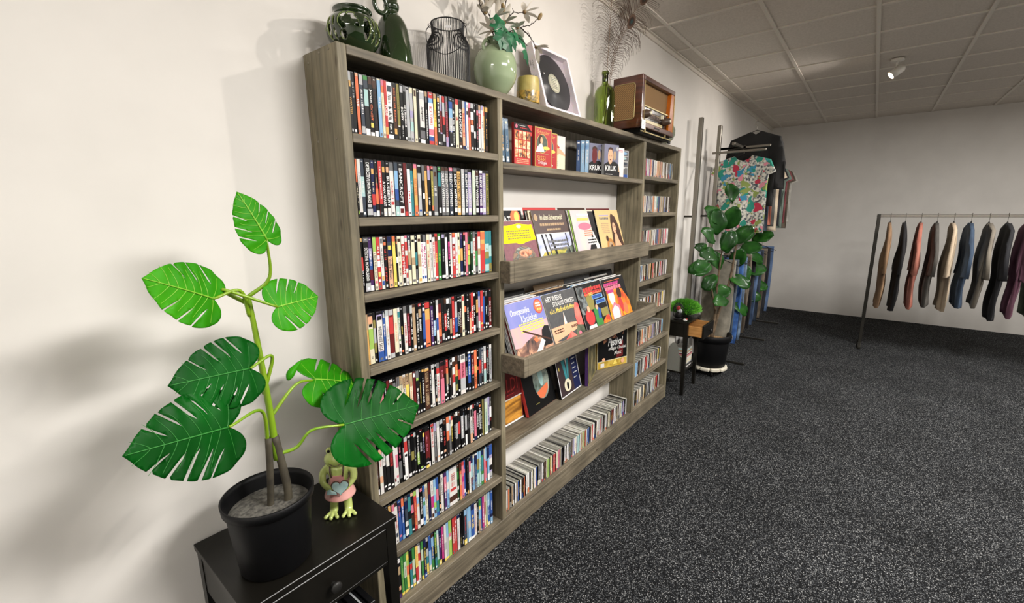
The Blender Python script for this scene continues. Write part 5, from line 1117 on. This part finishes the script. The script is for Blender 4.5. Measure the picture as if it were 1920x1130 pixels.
def leafshape(nl=5):
    """right half outline of a split leaf from the petiole notch to the tip; x along midrib 0..1, y outward"""
    base=[(.0,.0),(-.07,.04),(-.16,.12),(-.2,.22),(-.16,.33),(-.05,.42),(.1,.475),(.28,.48),(.46,.44),(.62,.37),(.76,.28),(.88,.17),(.96,.07),(1.02,.0)]
    P=[Vector((a,b,0)) for a,b in base]; s=bez([tuple(p) for p in P],6); return [(p.x,max(0,p.y)) for p in s]
def leaf(B,T,side,depth,seed=0,kind=0,wid=1.0,fold=.12,droop=.1,nsl=5,name='leaf',slots=(.10,.24,.38,.53,.68)):
    """B petiole joint, T tip, side vector towards the first half, world coordinates"""
    B,T,side=Vector(B),Vector(T),Vector(side); ax=T-B; L=ax.length; ax.normalize(); side=(side-ax*side.dot(ax)).normalized(); nr=ax.cross(side)
    if nr.dot(CAM-B)<0: nr=-nr
    r=random.Random(seed); out=[]
    for sg in (1,-1):
        o=leafshape(); half=[]
        cuts=sorted(slots,key=lambda v:v)
        ci=0; prev=None
        for i,(x,y) in enumerate(o):
            while ci<len(cuts) and prev and prev[0]<cuts[ci]+.16<=x and i>12:
                c=cuts[ci]+.16+ (r.random()-.5)*.03; w2=.012+r.random()*.010; dp=r.uniform(.30,.45)
                inx,iny=c-.20,y*dp
                half+= [(c-w2,y*1.0),(inx+(c-inx)*.3-w2*.8,iny+(y-iny)*.3),(inx,iny),(inx+(c-inx)*.3+w2*.8,iny+(y-iny)*.3-.004),(c+w2,y*.985)]
                ci+=1
            if not any(abs(x-(c+.16))<.024 for c in cuts) or i<13: half.append((x,y))
            prev=(x,y)
        half=[(a,b*wid*sg) for a,b in half]
        out.append(half)
    poly=out[0]+out[1][::-1][1:-1]
    # drop near duplicates
    q=[poly[0]]
    for p in poly[1:]:
        if math.hypot(p[0]-q[-1][0],p[1]-q[-1][1])>.004: q.append(p)
    n=len(q); pts=[Vector(p) for p in q]
    inn=[Vector((x*.045-.18+(.01 if int(y)%2 else 0),y*.045)) for x in range(28) for y in range(-11,12)]
    vv,_,ff,_,_,_=delaunay_2d_cdt(pts+inn,[(i,(i+1)%n) for i in range(n)],[],1,1e-5)
    def Z(x,y): return -fold*abs(y)**1.3*1.2-droop*max(0,x)**2+.012*sin(x*26)*min(1,abs(y)*4)+.015*sin(7*y+seed)
    def W(x,y,e=0): return B+ax*(x*L)+side*(y*L)+nr*((Z(x,y)+e)*L)
    mb=MB(); mb.add([W(v.x,v.y)-mon.location for v in vv],[list(f) for f in ff],LG[kind],True); o=mb.build(name,mon); fixn(o)
    s_=o.modifiers.new('t','SOLIDIFY'); s_.thickness=.0012
    vb_=MB(); e=.004
    vb_.tube([W(t/14,0,e)-mon.location for t in range(15)],.0022,VN2[kind],n=6,r2=.001)
    for sg in (1,-1):
        for x0 in (.02,.1,.2,.32,.44,.56,.68,.8):
            y1=.40*(1-.55*max(0,x0-.1))*wid*(.9 if x0<.7 else .45); pr=[]
            for k in range(8):
                t=k/7; pr.append(W(x0+(.10 if x0>.05 else -.14)*t*(1 if x0>.05 else 1)+.06*t*t,sg*y1*t,e*.6)-mon.location)
            vb_.tube(pr,.0009,VN2[kind],n=5,cap=False,r2=.0004)
    vb_.build('vein',o)
    return o
def pet(*p,r=.0055):
    mb=MB(); mb.tube(bez([Vector(q)-mon.location for q in p],8),r,STM,n=10,r2=r*.6); mb.build('petiole',mon)
# big dark leaf in front of the shelves
def at(px_,py_,y):   # world point on the plane y=const seen at a photograph pixel (used to read the plant's real size once)
    d=RT*((px_-960)/F)-UP*((py_-565)/F)+FW; return CAM+d*((y-CAM.y)/d.y)
top=mon.location
B1=at(645,796,-.33); T1=at(789,757,-.36); leaf(B1,T1,at(690,705,-.27)-at(700,873,-.40),0,3,0,wid=1.04,fold=.10,droop=.08)
S0=Vector((px+.028,py-.012,1.02)); pet(S0,at(556,838,-.29),at(585,806,-.31),B1)
B2=at(588,712,-.20); T2=at(700,712,-.17); leaf(B2,T2,(at(628,660,-.12)-at(628,760,-.26)),0,8,1,wid=.78,fold=.2,droop=.25,slots=(.1,.3,.5))
pet((px+.022,py,1.12),at(553,722,-.24),B2)
B3=at(520,575,-.30); T3=at(601,553,-.28); leaf(B3,T3,at(552,506,-.26)-at(545,632,-.33),0,5,1,wid=1.15,fold=.08,slots=(.1,.3,.5))
pet((px+.012,py,1.45),(px-.05,py-.02,1.5),B3)
B4=at(470,690,-.3); leaf(B4,at(330,720,-.36),(0,.3,1),0,11,0,wid=1.0,slots=(.1,.26,.42,.6)); pet((px+.02,py,1.2),at(510,668,-.27),B4)
B5=at(430,800,-.36); leaf(B5,at(250,850,-.44),(0,.35,1),0,12,0,wid=1.0); pet((px+.015,py,1.05),at(490,770,-.3),B5)
B6=at(400,560,-.3); leaf(B6,at(280,520,-.36),(0,.2,1),0,13,1,wid=1.0,slots=(.1,.3,.5)); pet((px+.01,py,1.42),at(450,545,-.28),B6)
B7=at(500,450,-.3); leaf(B7,at(450,360,-.3),(1,.2,.1),0,14,1,wid=.9,slots=(.1,.3,.5)); pet((px+.012,py,1.47),at(505,520,-.28),B7)
# rolled young leaf
mb=MB(); mb.tube([p-mon.location for p in bez([at(540,712,-.26),at(548,695,-.25),at(566,674,-.24)],6)],[.004,.007,.009,.0105,.011,.011,.0105,.0095,.008,.006,.005,.003,.001],LG[1],n=10); mb.build('young_leaf',mon)
# ---------------------------------------------------------------- frog figurine
FG=noisy('frog_glaze',[(.3,'a3b25c'),(.6,'b9c574')],14,.25,coat=.7); PK=noisy('pink_glaze',[(.3,'c98c86'),(.7,'dba79c')],9,.3,coat=.6); BLG=noisy('pale_blue_glaze',[(.35,'8fb0ae'),(.6,'b4cdc9')],30,.3,coat=.6); BRN=plain('glaze_outline','4a3428',.4)
fx,fy=-.128,-.222
fr=empty('frog_figurine',(fx,fy,.7005),rad(-38),'green ceramic frog in a pink dress holding a pale blue heart','figurine')
def blob(parts,name,mat,vox=.0022,par=fr,sm=6):
    q=MB()
    for p in parts:
        if p[0]=='s': q.sph(p[1],p[2],mat,18,12,p[3] if len(p)>3 else (1,1,1))
        else: q.tube(bez(p[1],6),p[2],mat,n=14)
    o=q.build(name,par); m=o.modifiers.new('r','REMESH'); m.mode='VOXEL'; m.voxel_size=vox; m.use_smooth_shade=True
    s=o.modifiers.new('s','SMOOTH'); s.factor=.5; s.iterations=sm; return o
P=[('s',(0,0,.155),.034,(1,.8,1.15)),('s',(0,-.004,.197),.036,(1.12,.9,.82)),('s',(-.021,-.004,.226),.0115),('s',(.021,-.004,.226),.0115),('t',[(0,0,.17),(0,0,.1),(0,0,.085)],.03)]
for s in (-1,1):
    P+=[('t',[(s*.027,.0,.17),(s*.047,-.004,.148),(s*.046,-.018,.122),(s*.026,-.034,.108)],[.012]*6+[.0115]*6+[.0095]*7),('s',(s*.024,-.035,.108),.011)]
    P+=[('t',[(s*.019,0,.1),(s*.021,0,.06),(s*.022,-.002,.03),(s*.023,-.006,.014)],.0135),('s',(s*.023,-.008,.012),.014,(1,1.2,.75))]
    for a in (-.55,0,.55):
        dx,dy=sin(a+s*.15),-cos(a+s*.15); P+=[('t',[(s*.023,-.008,.012),(s*.023+dx*.02,-.008+dy*.02,.010),(s*.023+dx*.034,-.008+dy*.034,.007)],.006),('s',(s*.023+dx*.035,-.008+dy*.035,.0068),.0066)]
blob(P,'frog_body',FG)
q=MB(); q.lathe(prof([(.047,.064),(.049,.068),(.043,.085),(.034,.11),(.031,.122),(.029,.12)],5),(0,0,0),PK,n=48); q.lathe([(.047,.0645),(.028,.075)],(0,0,0),PK,n=48); q.prism([(-.022,.11),(.022,.11),(.02,.148),(-.02,.148)],-.0325,-.027,PK); q.build('pink_dress',fr)
for s in (-1,1):
    q=MB(); q.tube(bez([(s*.017,-.0325,.146),(s*.02,-.031,.165),(s*.022,-.012,.185)],5),.0026,BRN,n=8); q.build('strap',fr)
    q=MB(); q.sph((s*.022,-.0135,.2285),.0052,pal('K'),12,8); q.build('eye',fr)
q=MB(); q.tube(bez([(-.022,-.0335,.196),(0,-.0395,.187),(.022,-.0335,.196)],6),.0011,BRN,n=6); q.build('mouth',fr)
hp=[(.016*sin(t)**3*1.25,.001*(13*cos(t)-5*cos(2*t)-2*cos(3*t)-cos(4*t))*1.35) for t in [2*PI*i/36 for i in range(36)]]
def flat(poly,dx,dz,y,th,m,n,rot=0):
    q=MB(); pl=[(dx+a*cos(rot)-b*sin(rot),dz+a*sin(rot)+b*cos(rot)) for a,b in poly]; q.prism(pl,y,y+th,m); o=q.build(n,fr); bevel(o,.002,2); return o
flat([(a*1.4,b*1.35) for a,b in hp],.010,.118,-.049,.005,BRN,'heart_outline'); flat([(a*1.25,b*1.2) for a,b in hp],.010,.118,-.052,.0055,BLG,'blue_heart')
flat([(-.016,-.008),(.014,-.012),(.012,.0),(0,.004),(-.004,.01),(-.014,.006)],-.016,.105,-.0515,.006,BLG,'blue_wing')
# ---------------------------------------------------------------- far black side table with its things
tx,ty,tw,td=3.175,-.325,.385,.32
side_table((tx,ty,0),tw,td,.70,'black side table with an open drawer, between bookcase and potted fig',drawer_out=.13)
GRS=noisy('topiary_green',[(.3,'3f8a1c'),(.55,'66b232'),(.75,'8ccc48')],60,.6)
gb=empty('grass_ball',(3.435,-.205,.7008),0,'round bright green artificial grass ball on the far side table','plant')
mb=MB(); mb.sph((0,0,.07),.112,plain('topiary_core','1f4a10',.8),20,10,(1,1,.6)); mb.build('core',gb)
mb=MB(); r=random.Random(3)
for i in range(2600):
    u=r.random(); th=r.random()*2*PI; ph=math.acos(1-1.25*u) ; d=Vector((sin(ph)*cos(th),sin(ph)*sin(th),cos(ph)))
    p=Vector((0,0,.062))+Vector((d.x*.118,d.y*.118,d.z*.072)); 
    if p.z<.004: continue
    q=p+d*.02+Vector((r.uniform(-.012,.012),r.uniform(-.012,.012),r.uniform(-.004,.012))); s=d.orthogonal().normalized()*.0022; q.z=max(q.z,.003); p.z=max(p.z,.003)
    mb.add([p-s,p+s,q+s*.8,q+(q-p)*.2,q-s*.8],[(0,1,2,3,4)],GRS)
o=mb.build('foliage',gb); o['kind']='stuff'
# wire basket
wb=empty('wire_basket',(3.247,-.205,.7008),0,'black wire cloche with colourful bits beside the grass ball','basket')
for i in range(9):
    a=PI*i/9; mb=MB(); mb.tube([(.048*cos(a)*sin(t),.048*sin(a)*sin(t),.075+.075*cos(t)) for t in [PI*(-.75+1.5*j/18) for j in range(19)]],.0016,WB,n=5); mb.build('wire_rib',wb)
for z in (.03,.075,.12):
    rr=.048*math.sqrt(max(0,1-((z-.075)/.075)**2)); mb=MB(); mb.tube([(rr*cos(2*PI*j/24),rr*sin(2*PI*j/24),z) for j in range(25)],.0014,WB,n=5); mb.build('hoop',wb)
mb=MB(); mb.sph((0,0,.105),.02,pal('R'),14,10); mb.sph((.005,-.012,.075),.022,pal('s'),14,10); mb.sph((0,0,.04),.03,pal('k'),14,10); o=mb.build('filling',wb)
mb=MB(); mb.lathe([(.0001,0),(.036,0),(.04,.006),(.03,.012),(.0001,.012)],(0,0,0),pal('k'),n=24); mb.build('base',wb)
sh=empty('small_ornament',(3.200,-.285,.7008),0,'tiny white and red ornament at the near edge of the far side table','ornament')
mb=MB(); mb.sph((0,0,.012),.012,pal('w'),12,8,(1,1.6,1)); mb.build('body',sh); mb=MB(); mb.sph((0,-.012,.02),.008,pal('R'),10,8); mb.build('cap',sh)
# magazine holder, cards, discs on its lower shelf
mh=empty('magazine_holder',(3.21,-.20,.216),0,'grey and white magazine holder on the lower shelf of the far side table','holder')
GC=plain('grey_card','77776f',.7); WC2=noisy('marbled_card',[(.35,'b9b6ac'),(.6,'dcd9d0')],12,.6)
mb=MB(); mb.prism([(-.0,.0),(.12,.0),(.12,.33),(.0,.33)],.0,.012,WC2,ax=0); mb.build('tall_card',mh)
mb=MB(); mb.prism([(-.09,0),(.09,0),(.09,.12),(.05,.12)]+[(.045*cos(t),.17+.1*sin(t)) for t in [PI*j/10 for j in range(11)]]+[(-.09,.12)],-.009,-.001,GC,ax=0); mb.build('arched_front',mh)
cc='wscdwtbkcwPdwskcwrdw'
for st_,(cx_,cy_) in enumerate(((3.435,-.215),(3.435,-.075))):
    for i in range(17 if st_==0 else 15):
        mb=MB(); z=.2158+.0108*i; ox=rnd.uniform(-.003,.003); mb.box(cx_-.071,cx_+.071,cy_-.062,cy_+.062,z,z+.0102,CASEW,c=.0006); o=mb.build('compact_disc')
        c=cc[(i*7+st_*3)%len(cc)]; mb=MB(); mb.box(cx_-.0718,cx_-.0706,cy_-.06,cy_+.06,z+.0012,z+.009,pal(c)); mb.box(cx_-.07,cx_+.07,cy_-.0628,cy_-.0615,z+.0012,z+.009,pal(c)); mb.build('spine_insert',o)
        tag(o,'%s CD lying flat, %s up in the %s pile of the far side table'%(NAMES[c],ordn(i+1),'front' if st_==0 else 'back'),'cd','CDs piled on the lower shelf of the far side table')
# ---------------------------------------------------------------- fiddle leaf fig
gx,gy=3.95,-.335
fp=empty('planter',(gx,gy,.0),0,'large black plastic planter on a white wheeled stand','pot')
mb=MB(); mb.lathe([(.0001,.1),(.145,.1),(.15,.105),(.172,.36),(.172,.365),(.188,.37),(.19,.43),(.184,.437),(.176,.42),(.166,.36),(.14,.12),(.0001,.115)],(0,0,0),POT,n=56); mb.build('pot_shell',fp)
mb=MB(); mb.lathe([(.0001,.375),(.1,.382),(.172,.372)],(0,0,0),noisy('clay_pebbles',[(.35,'4a3a2a'),(.6,'a5855c')],90,.9,bump=1),n=40); mb.build('pebbles',fp)
WS=plain('white_stand','cfc9b8',.6)
for i in range(10):
    a=2*PI*i/10; mb=MB(); R_=Matrix.Rotation(a,4,'Z'); mb.box(.1,.17,-.045,.045,.062,.098,WS,c=.008,X=R_); mb.build('stand_segment',fp)
for i in range(4):
    a=2*PI*i/4+.5; mb=MB(); mb.lathe([(.0001,-.01),(.024,-.01),(.027,0),(.024,.01),(.0001,.01)],(.12*cos(a),.12*sin(a),.0275),pal('k'),n=18,rot=Matrix.Rotation(PI/2,3,'X')@Matrix.Rotation(.4,3,'Y')); mb.build('castor',fp)
mb=MB(); mb.box(-.03,.03,-.0012,0,-.016,.016,pal('W')); marks(mb,pal('S'),-.02,.02,.008,-.008,-.0016,4); o=mb.build('price_card',fp,loc=(.06,-.183,.405)); o.rotation_euler=(0,0,.32)
fg=empty('fiddle_leaf_fig',(gx,gy,.38),0,'fiddle leaf fig tree with dark wavy leaves in the large planter','plant')
FGM=noisy('fig_leaf',[(.3,'0e2c0b'),(.55,'1c4615'),(.75,'2f6020')],9,.45,coat=.1); FGM.node_tree.nodes['Principled BSDF'].inputs['Specular IOR Level'].default_value=.12
FBK=noisy('fig_bark',[(.3,'3c3022'),(.6,'6a5842')],25,.8)
brs=[[(0,0,0),(.02,-.01,.25),(-.03,-.02,.5),(-.08,-.04,.78),(-.06,-.05,1.0)],[(0.02,0,0),(.07,-.04,.3),(.12,-.1,.6),(.14,-.12,.9),(.12,-.14,1.15)],[(.05,-.02,.22),(.15,-.06,.42),(.25,-.12,.62),(.30,-.14,.8)],[(0,-.01,.3),(-.08,.0,.45),(-.14,.02,.6)]]
for b_ in brs:
    mb=MB(); mb.tube(bez(b_,7),.016 if b_[0][2]==0 else .01,FBK,n=10,r2=.006); mb.build('trunk',fg)
def figleaf(c,d,up,l,wd):
    d=Vector(d).normalized(); up=Vector(up); s=d.cross(up).normalized(); n_=s.cross(d); vs=[];N=9
    for i in range(N+1):
        t=i/N; w2=wd*(sin(PI*(t*.9+.05))**.7)*(.72+.42*t); z=-.25*l*t*t
        for j,k in ((-1,.25),(-.5,.06),(0,0),(.5,.06),(1,.25)):
            vs.append(Vector(c)+d*l*t+s*w2*j+n_*(z+w2*k+.012*sin(9*t*j+l*50)*abs(j)))
    fs=[(i*5+j,i*5+j+1,i*5+5+j+1,i*5+5+j) for i in range(N) for j in range(4)]
    mb=MB(); mb.add(vs,fs,FGM,True); o=mb.build('leaf',fg); s_=o.modifiers.new('t','SOLIDIFY'); s_.thickness=.0015; return o
r=random.Random(21)
def W2L(px_,py_,y): return at(px_,py_,y)-fg.location
for (px_,py_,dx,dy,l) in ((1345,440,-.2,-1,.2),(1362,430,.2,-.9,.21),(1380,395,.1,-1,.22),(1375,455,.6,-.6,.2),(1345,480,-1,-.2,.2),(1335,500,-1,.1,.19),(1330,478,-.9,-.5,.17),(1352,505,-.4,-1,.2),(1372,500,.3,-.9,.2),(1385,470,.9,-.3,.2),(1370,540,-.8,.3,.19),(1380,530,.4,-.8,.2),(1362,560,-.9,.2,.17),(1375,570,.5,.4,.18),(1392,555,.9,0,.2),(1395,510,.9,-.3,.22),(1340,455,-.7,-.7,.17),(1355,470,.2,-1,.18),(1390,430,.8,-.5,.2),(1372,378,-.2,-1,.17),(1328,492,-.9,.4,.15),(1350,535,-1,.1,.16),(1400,480,.9,.2,.2),(1365,475,-.3,-1,.2),(1348,420,-.5,-.9,.18),(1385,415,.3,-1,.2),(1368,520,.7,.2,.19),(1342,515,-.6,.6,.17),(1380,505,.2,.8,.2),(1410,450,.8,-.4,.22),(1405,530,.8,.3,.2)):
    y=-.42+r.uniform(-.06,.1); p=W2L(px_,py_,y); d=Vector((r.uniform(-.3,.3),0,0))+RT*dx*.9-UP*dy*.8-FW*r.uniform(0,.7)
    figleaf(p,d,-FW+Vector((0,0,.5)),l*1.08,l*.42)
# ---------------------------------------------------------------- clothes rack on the wall
STL=plain('brushed_steel','8a857c',.3,metal=.9); DKM=plain('dark_steel','3a3833',.4,metal=.7)
ck=empty('clothes_rack',(0,0,0),0,'steel wall clothes rack with square uprights and projecting arms','clothes rack')
def bar(n,a,b,w_,m=STL,par=ck):
    a,b=Vector(a),Vector(b); d=(b-a); L=d.length; q=MB(); q.box(-w_/2,w_/2,-w_/2,w_/2,0,L,m,c=w_*.12); M_=d.to_track_quat('Z','X').to_matrix().to_4x4(); M_.translation=a
    q.v=[tuple(M_@Vector(v)) for v in q.v]; return q.build(n,par)
for x,y in ((3.86,-.10),(4.42,-.13),(5.6,-.13),(6.7,-.13)): bar('upright',(x,y,0.02),(x,y,2.55),.04); bar('wall_bracket',(x,-.001,1.62),(x,y+.02,1.62),.02,DKM); bar('foot',(x,y,.012),(x,y-(.45 if x>4 else .03),.012),.022,DKM)
bar('top_rail',(4.05,-.36,2.31),(6.75,-.36,2.31),.028); bar('lower_rail',(4.05,-.32,1.265),(6.75,-.32,1.265),.022)
for x in (4.42,5.6,6.7):
    for z,y2 in ((2.31,-.40),(1.24,-.34)): bar('arm',(x,-.151,z),(x,y2,z),.022)
for z,x in ((2.42,4.42),(2.36,4.2)): bar('waterfall_arm',(x,-.13,z-.11),(x,-.62,z-.11),.022)
# garments
def fabric(k,stops,sc=6,vec=(1,1,1),dist=0): return mt('fab_'+k,lambda:noisy('fabric_'+k,stops,sc,.85,5,vec,dist=dist,bump=.1))
FLO=None
def floral():
    m,t,b=newmat('fabric_floral_print'); L=t.links.new; tc=t.nodes.new('ShaderNodeTexCoord'); base=None
    n=t.nodes.new('ShaderNodeTexNoise'); n.inputs['Scale'].default_value=42; n.inputs['Detail'].default_value=5; L(tc.outputs['Object'],n.inputs['Vector']); r0_=ramp(t,[(.4,'4a5058'),(.5,'b9b8ae'),(.6,'d8d4c8')]); L(n.outputs['Fac'],r0_.inputs[0]); cur=r0_.outputs[0]
    for k,(c,sc,off,th) in enumerate((('2a8a78',7,0,.36),('b8324a',9,3,.33),('3a88a8',8,7,.35),('8a9a52',10,11,.35),('d88a98',11,15,.33))):
        mp=t.nodes.new('ShaderNodeMapping'); mp.inputs['Location'].default_value=(off,off*.7,off*.3); L(tc.outputs['Object'],mp.inputs[0])
        v=t.nodes.new('ShaderNodeTexNoise'); v.inputs['Scale'].default_value=sc; v.inputs['Detail'].default_value=2; L(mp.outputs[0],v.inputs['Vector'])
        rr=t.nodes.new('ShaderNodeMath'); rr.operation='LESS_THAN'; rr.inputs[1].default_value=th+.04; L(v.outputs['Fac'],rr.inputs[0])
        mx=t.nodes.new('ShaderNodeMixRGB'); mx.inputs[2].default_value=(*srgb(c),1); L(rr.outputs[0],mx.inputs[0]); L(cur,mx.inputs[1]); cur=mx.outputs[0]
    L(cur,b.inputs['Base Color']); b.inputs['Roughness'].default_value=.85; return m
def garment(nm,x,yc,ztop,kind,mat,w_=.42,h=.68,seed=0,label=None,group=None,zr=2.31,cat='clothing',ang=0):
    """cloth hanging in the plane x=const from a hanger over the rail"""
    r0=empty(nm,(x,yc,ztop+(.025 if kind!='trouser' else 0)),ang,label,cat,group); r=random.Random(seed)
    if kind=='top': half=[(0,-.05),(.05,-.035),(.085,.0),(w_*.5,-.05),(w_*.5+.055,-.17),(w_*.5-.01,-.20),(w_*.47,-.3),(w_*.49,-h)]
    elif kind=='jacket': half=[(0,-.03),(.05,.0),(w_*.5,-.07),(w_*.5+.05,-.3),(w_*.5+.06,-.58),(w_*.46,-.58),(w_*.44,-.25),(w_*.46,-h)]
    else: half=[(0,0),(w_*.5,0),(w_*.52,-.2),(w_*.5,-h*.6),(w_*.46,-h)]
    pl=half+[(-a,b) for a,b in half[::-1][:-1]] if half[0][0]==0 else half
    n=len(pl); pts=[Vector(p) for p in pl]; st_=.035
    inn=[Vector((a*st_,-b*st_)) for a in range(-int(w_/st_),int(w_/st_)+1) for b in range(0,int(h/st_)+1)]
    vv,_,ff,_,_,_=delaunay_2d_cdt(pts+inn,[(i,(i+1)%n) for i in range(n)],[],1,1e-5)
    f1=r.uniform(18,30); ph=r.random()*6
    mb=MB(); mb.add([(.022*sin(f1*v.x+ph+2*v.y)*min(1,-v.y*2.2)+.01*sin(11*v.y+ph),v.x,v.y) for v in vv],[list(f) for f in ff],mat,True)
    o=mb.build('cloth',r0); s_=o.modifiers.new('t','SOLIDIFY'); s_.thickness=.03 if kind!='trouser' else .02; s_.offset=0
    q=MB(); q.tube([(0,-.18,-.055),(0,0,.015),(0,.18,-.055)],.004,pal('k'),n=6); q.tube(bez([(0,0,.015),(0,0,.05),(0,.018,.075),(0,.02,.09),(0,0,.105),(0,-.015,.09)],5),.0022,STL,n=6); q.build('hanger',r0)
    return r0
GR='garments on the clothes rack'
garment('floral_top',4.43,-.38,2.20,'top',floral(),.50,.78,1,'floral print short-sleeved top with red roses, hanging at the front of the rack',GR)
garment('jacket',4.52,-.46,2.44,'jacket',fabric('black',[(.3,'0c0b0b'),(.7,'1c1a19')]),.46,.75,2,'black jacket whose shoulder rises above the floral top',GR)
tops=[('6a5a4a','8a7a66','tan knitted top'),('2c3440','44505e','slate blue blouse'),('8a4a3a','b8705c','rust coloured blouse'),('3a3a38','5c5a56','dark grey cardigan'),('b8a48c','d8c8b0','beige cardigan'),('1a1a1e','2c2c32','plain black shirt'),('6a7a70','8c9c90','sage green top'),('7a3c40','9c5a5c','wine red blouse'),('4a4036','6a5c4e','brown suede jacket'),('a8a49a','c8c4ba','light grey jumper')]
for i,(a,b,n_) in enumerate(tops): garment('hanging_top',4.66+.2*i+rnd.uniform(-.02,.02),-.36,2.20,'top',fabric('t%d'%i,[(.3,a),(.7,b)]),.46,.7+.1*rnd.random(),30+i,'%s on the upper rail, %s behind the floral top'%(n_,ordn(i+1)),GR)
jn=[('6f6b60','8c877a','light grey jeans nearest the fig on the lower rail',4.10,-.32),('3c4650','545f6a','dark grey-blue jeans on the lower rail',4.18,-.33),('20447c','3c66a4','bright blue jeans on the lower rail',4.30,-.35),('2c3e58','465c7c','mid blue jeans on the lower rail',4.38,-.34),('46586e','6a7e96','washed blue jeans on the lower rail',4.47,-.35)]
for i,(a,b,n_,x,y) in enumerate(jn): garment('jeans',x,y,1.18,'trouser',fabric('j%d'%i,[(.35,a),(.65,b)],14),.30,.92,50+i,n_,GR)
for i in range(8):
    a,b,n_=[('1c2430','303c4c','navy trousers'),('5a5044','7c7060','khaki trousers'),('16161a','26262c','black trousers'),('3c5070','5c7498','denim jeans')][i%4]
    garment('trousers',4.62+.24*i,-.32,1.18,'trouser',fabric('k%d'%(i%4),[(.3,a),(.7,b)]),.30,.92,70+i,'%s, %s along the lower rail after the jeans'%(n_,ordn(i+1)),GR)
# the shop beyond: a free-standing round-rail rack with coats
fr2=empty('free_standing_rack',(0,0,0),0,'free-standing black rail rack full of clothes, deeper in the shop','clothes rack')
for y in (-1.55,-3.25):
    bar('upright',(6.15,y,.03),(6.15,y,1.62),.035,DKM,fr2); bar('foot',(5.9,y,.02),(6.4,y,.02),.03,DKM,fr2)
bar('rail',(6.15,-1.53,1.6),(6.15,-3.27,1.6),.03,STL,fr2)
cols=[('8a6a50','a88868','camel coat'),('1a181a','2a282a','black coat'),('9c5a4c','bc7c6a','terracotta coat'),('44403c','5e5a54','charcoal coat'),('b09c84','cbb89e','sand coat'),('2c3a4c','45566c','navy coat'),('6a6258','8a8274','taupe coat'),('151518','242428','long black coat'),('75485a','95687c','plum coat'),('4c5a48','6a7a64','moss green coat'),('c0b4a8','dcd2c6','cream coat'),('3a2e28','54463c','dark brown coat')]
for i,(a,b,n_) in enumerate(cols): garment('coat',6.15,-1.66-.135*i,1.50,'jacket',fabric('c%d'%i,[(.3,a),(.7,b)]),.5,.9+.12*rnd.random(),90+i,'%s, %s from the wall on the free-standing rack'%(n_,ordn(i+1)),'coats on the free-standing rack',zr=1.6,ang=PI/2)
# ceiling spotlights; the left one is unseen, added as fill
LMP=plain('white_lamp_body','d8d4cc',.4); EM=plain('lamp_glow','ffe6c0',.4,emit=25)
for i,(x,y,tg) in enumerate(((1.39,-1.32,(1.0,0,1.5)),(4.75,-1.5,(4.2,0,1.6)),(-1.7,-1.7,(0,0,1.0)))):
    sl=empty('spotlight',(x,y,2.94),0,['white ceiling spotlight above the middle of the bookcase','white ceiling spotlight in front of the clothes rack','white ceiling spotlight left of the bookcase'][i],'lamp','ceiling spotlights')
    q=MB(); q.lathe([(.0001,.058),(.05,.058),(.05,.04),(.0001,.04)],(0,0,0),LMP,n=24); q.build('ceiling_rose',sl)
    q=MB(); q.tube([(0,0,.04),(0,0,.0)],.008,LMP,n=8); q.build('stem',sl)
    d=(Vector(tg)-Vector((x,y,2.86))).normalized(); R_=d.to_track_quat('-Z','Y').to_matrix()
    q=MB(); q.lathe([(.034,-.045),(.036,-.045),(.036,.05),(.02,.07),(.0001,.07),(.0001,.066),(.018,.066),(.034,.048)],(0,0,-.05),LMP,n=24,rot=R_); q.build('shade',sl)
    q=MB(); q.lathe([(.0001,.02),(.028,.02)],(0,0,-.05),EM,n=20,rot=R_); q.build('bulb',sl)
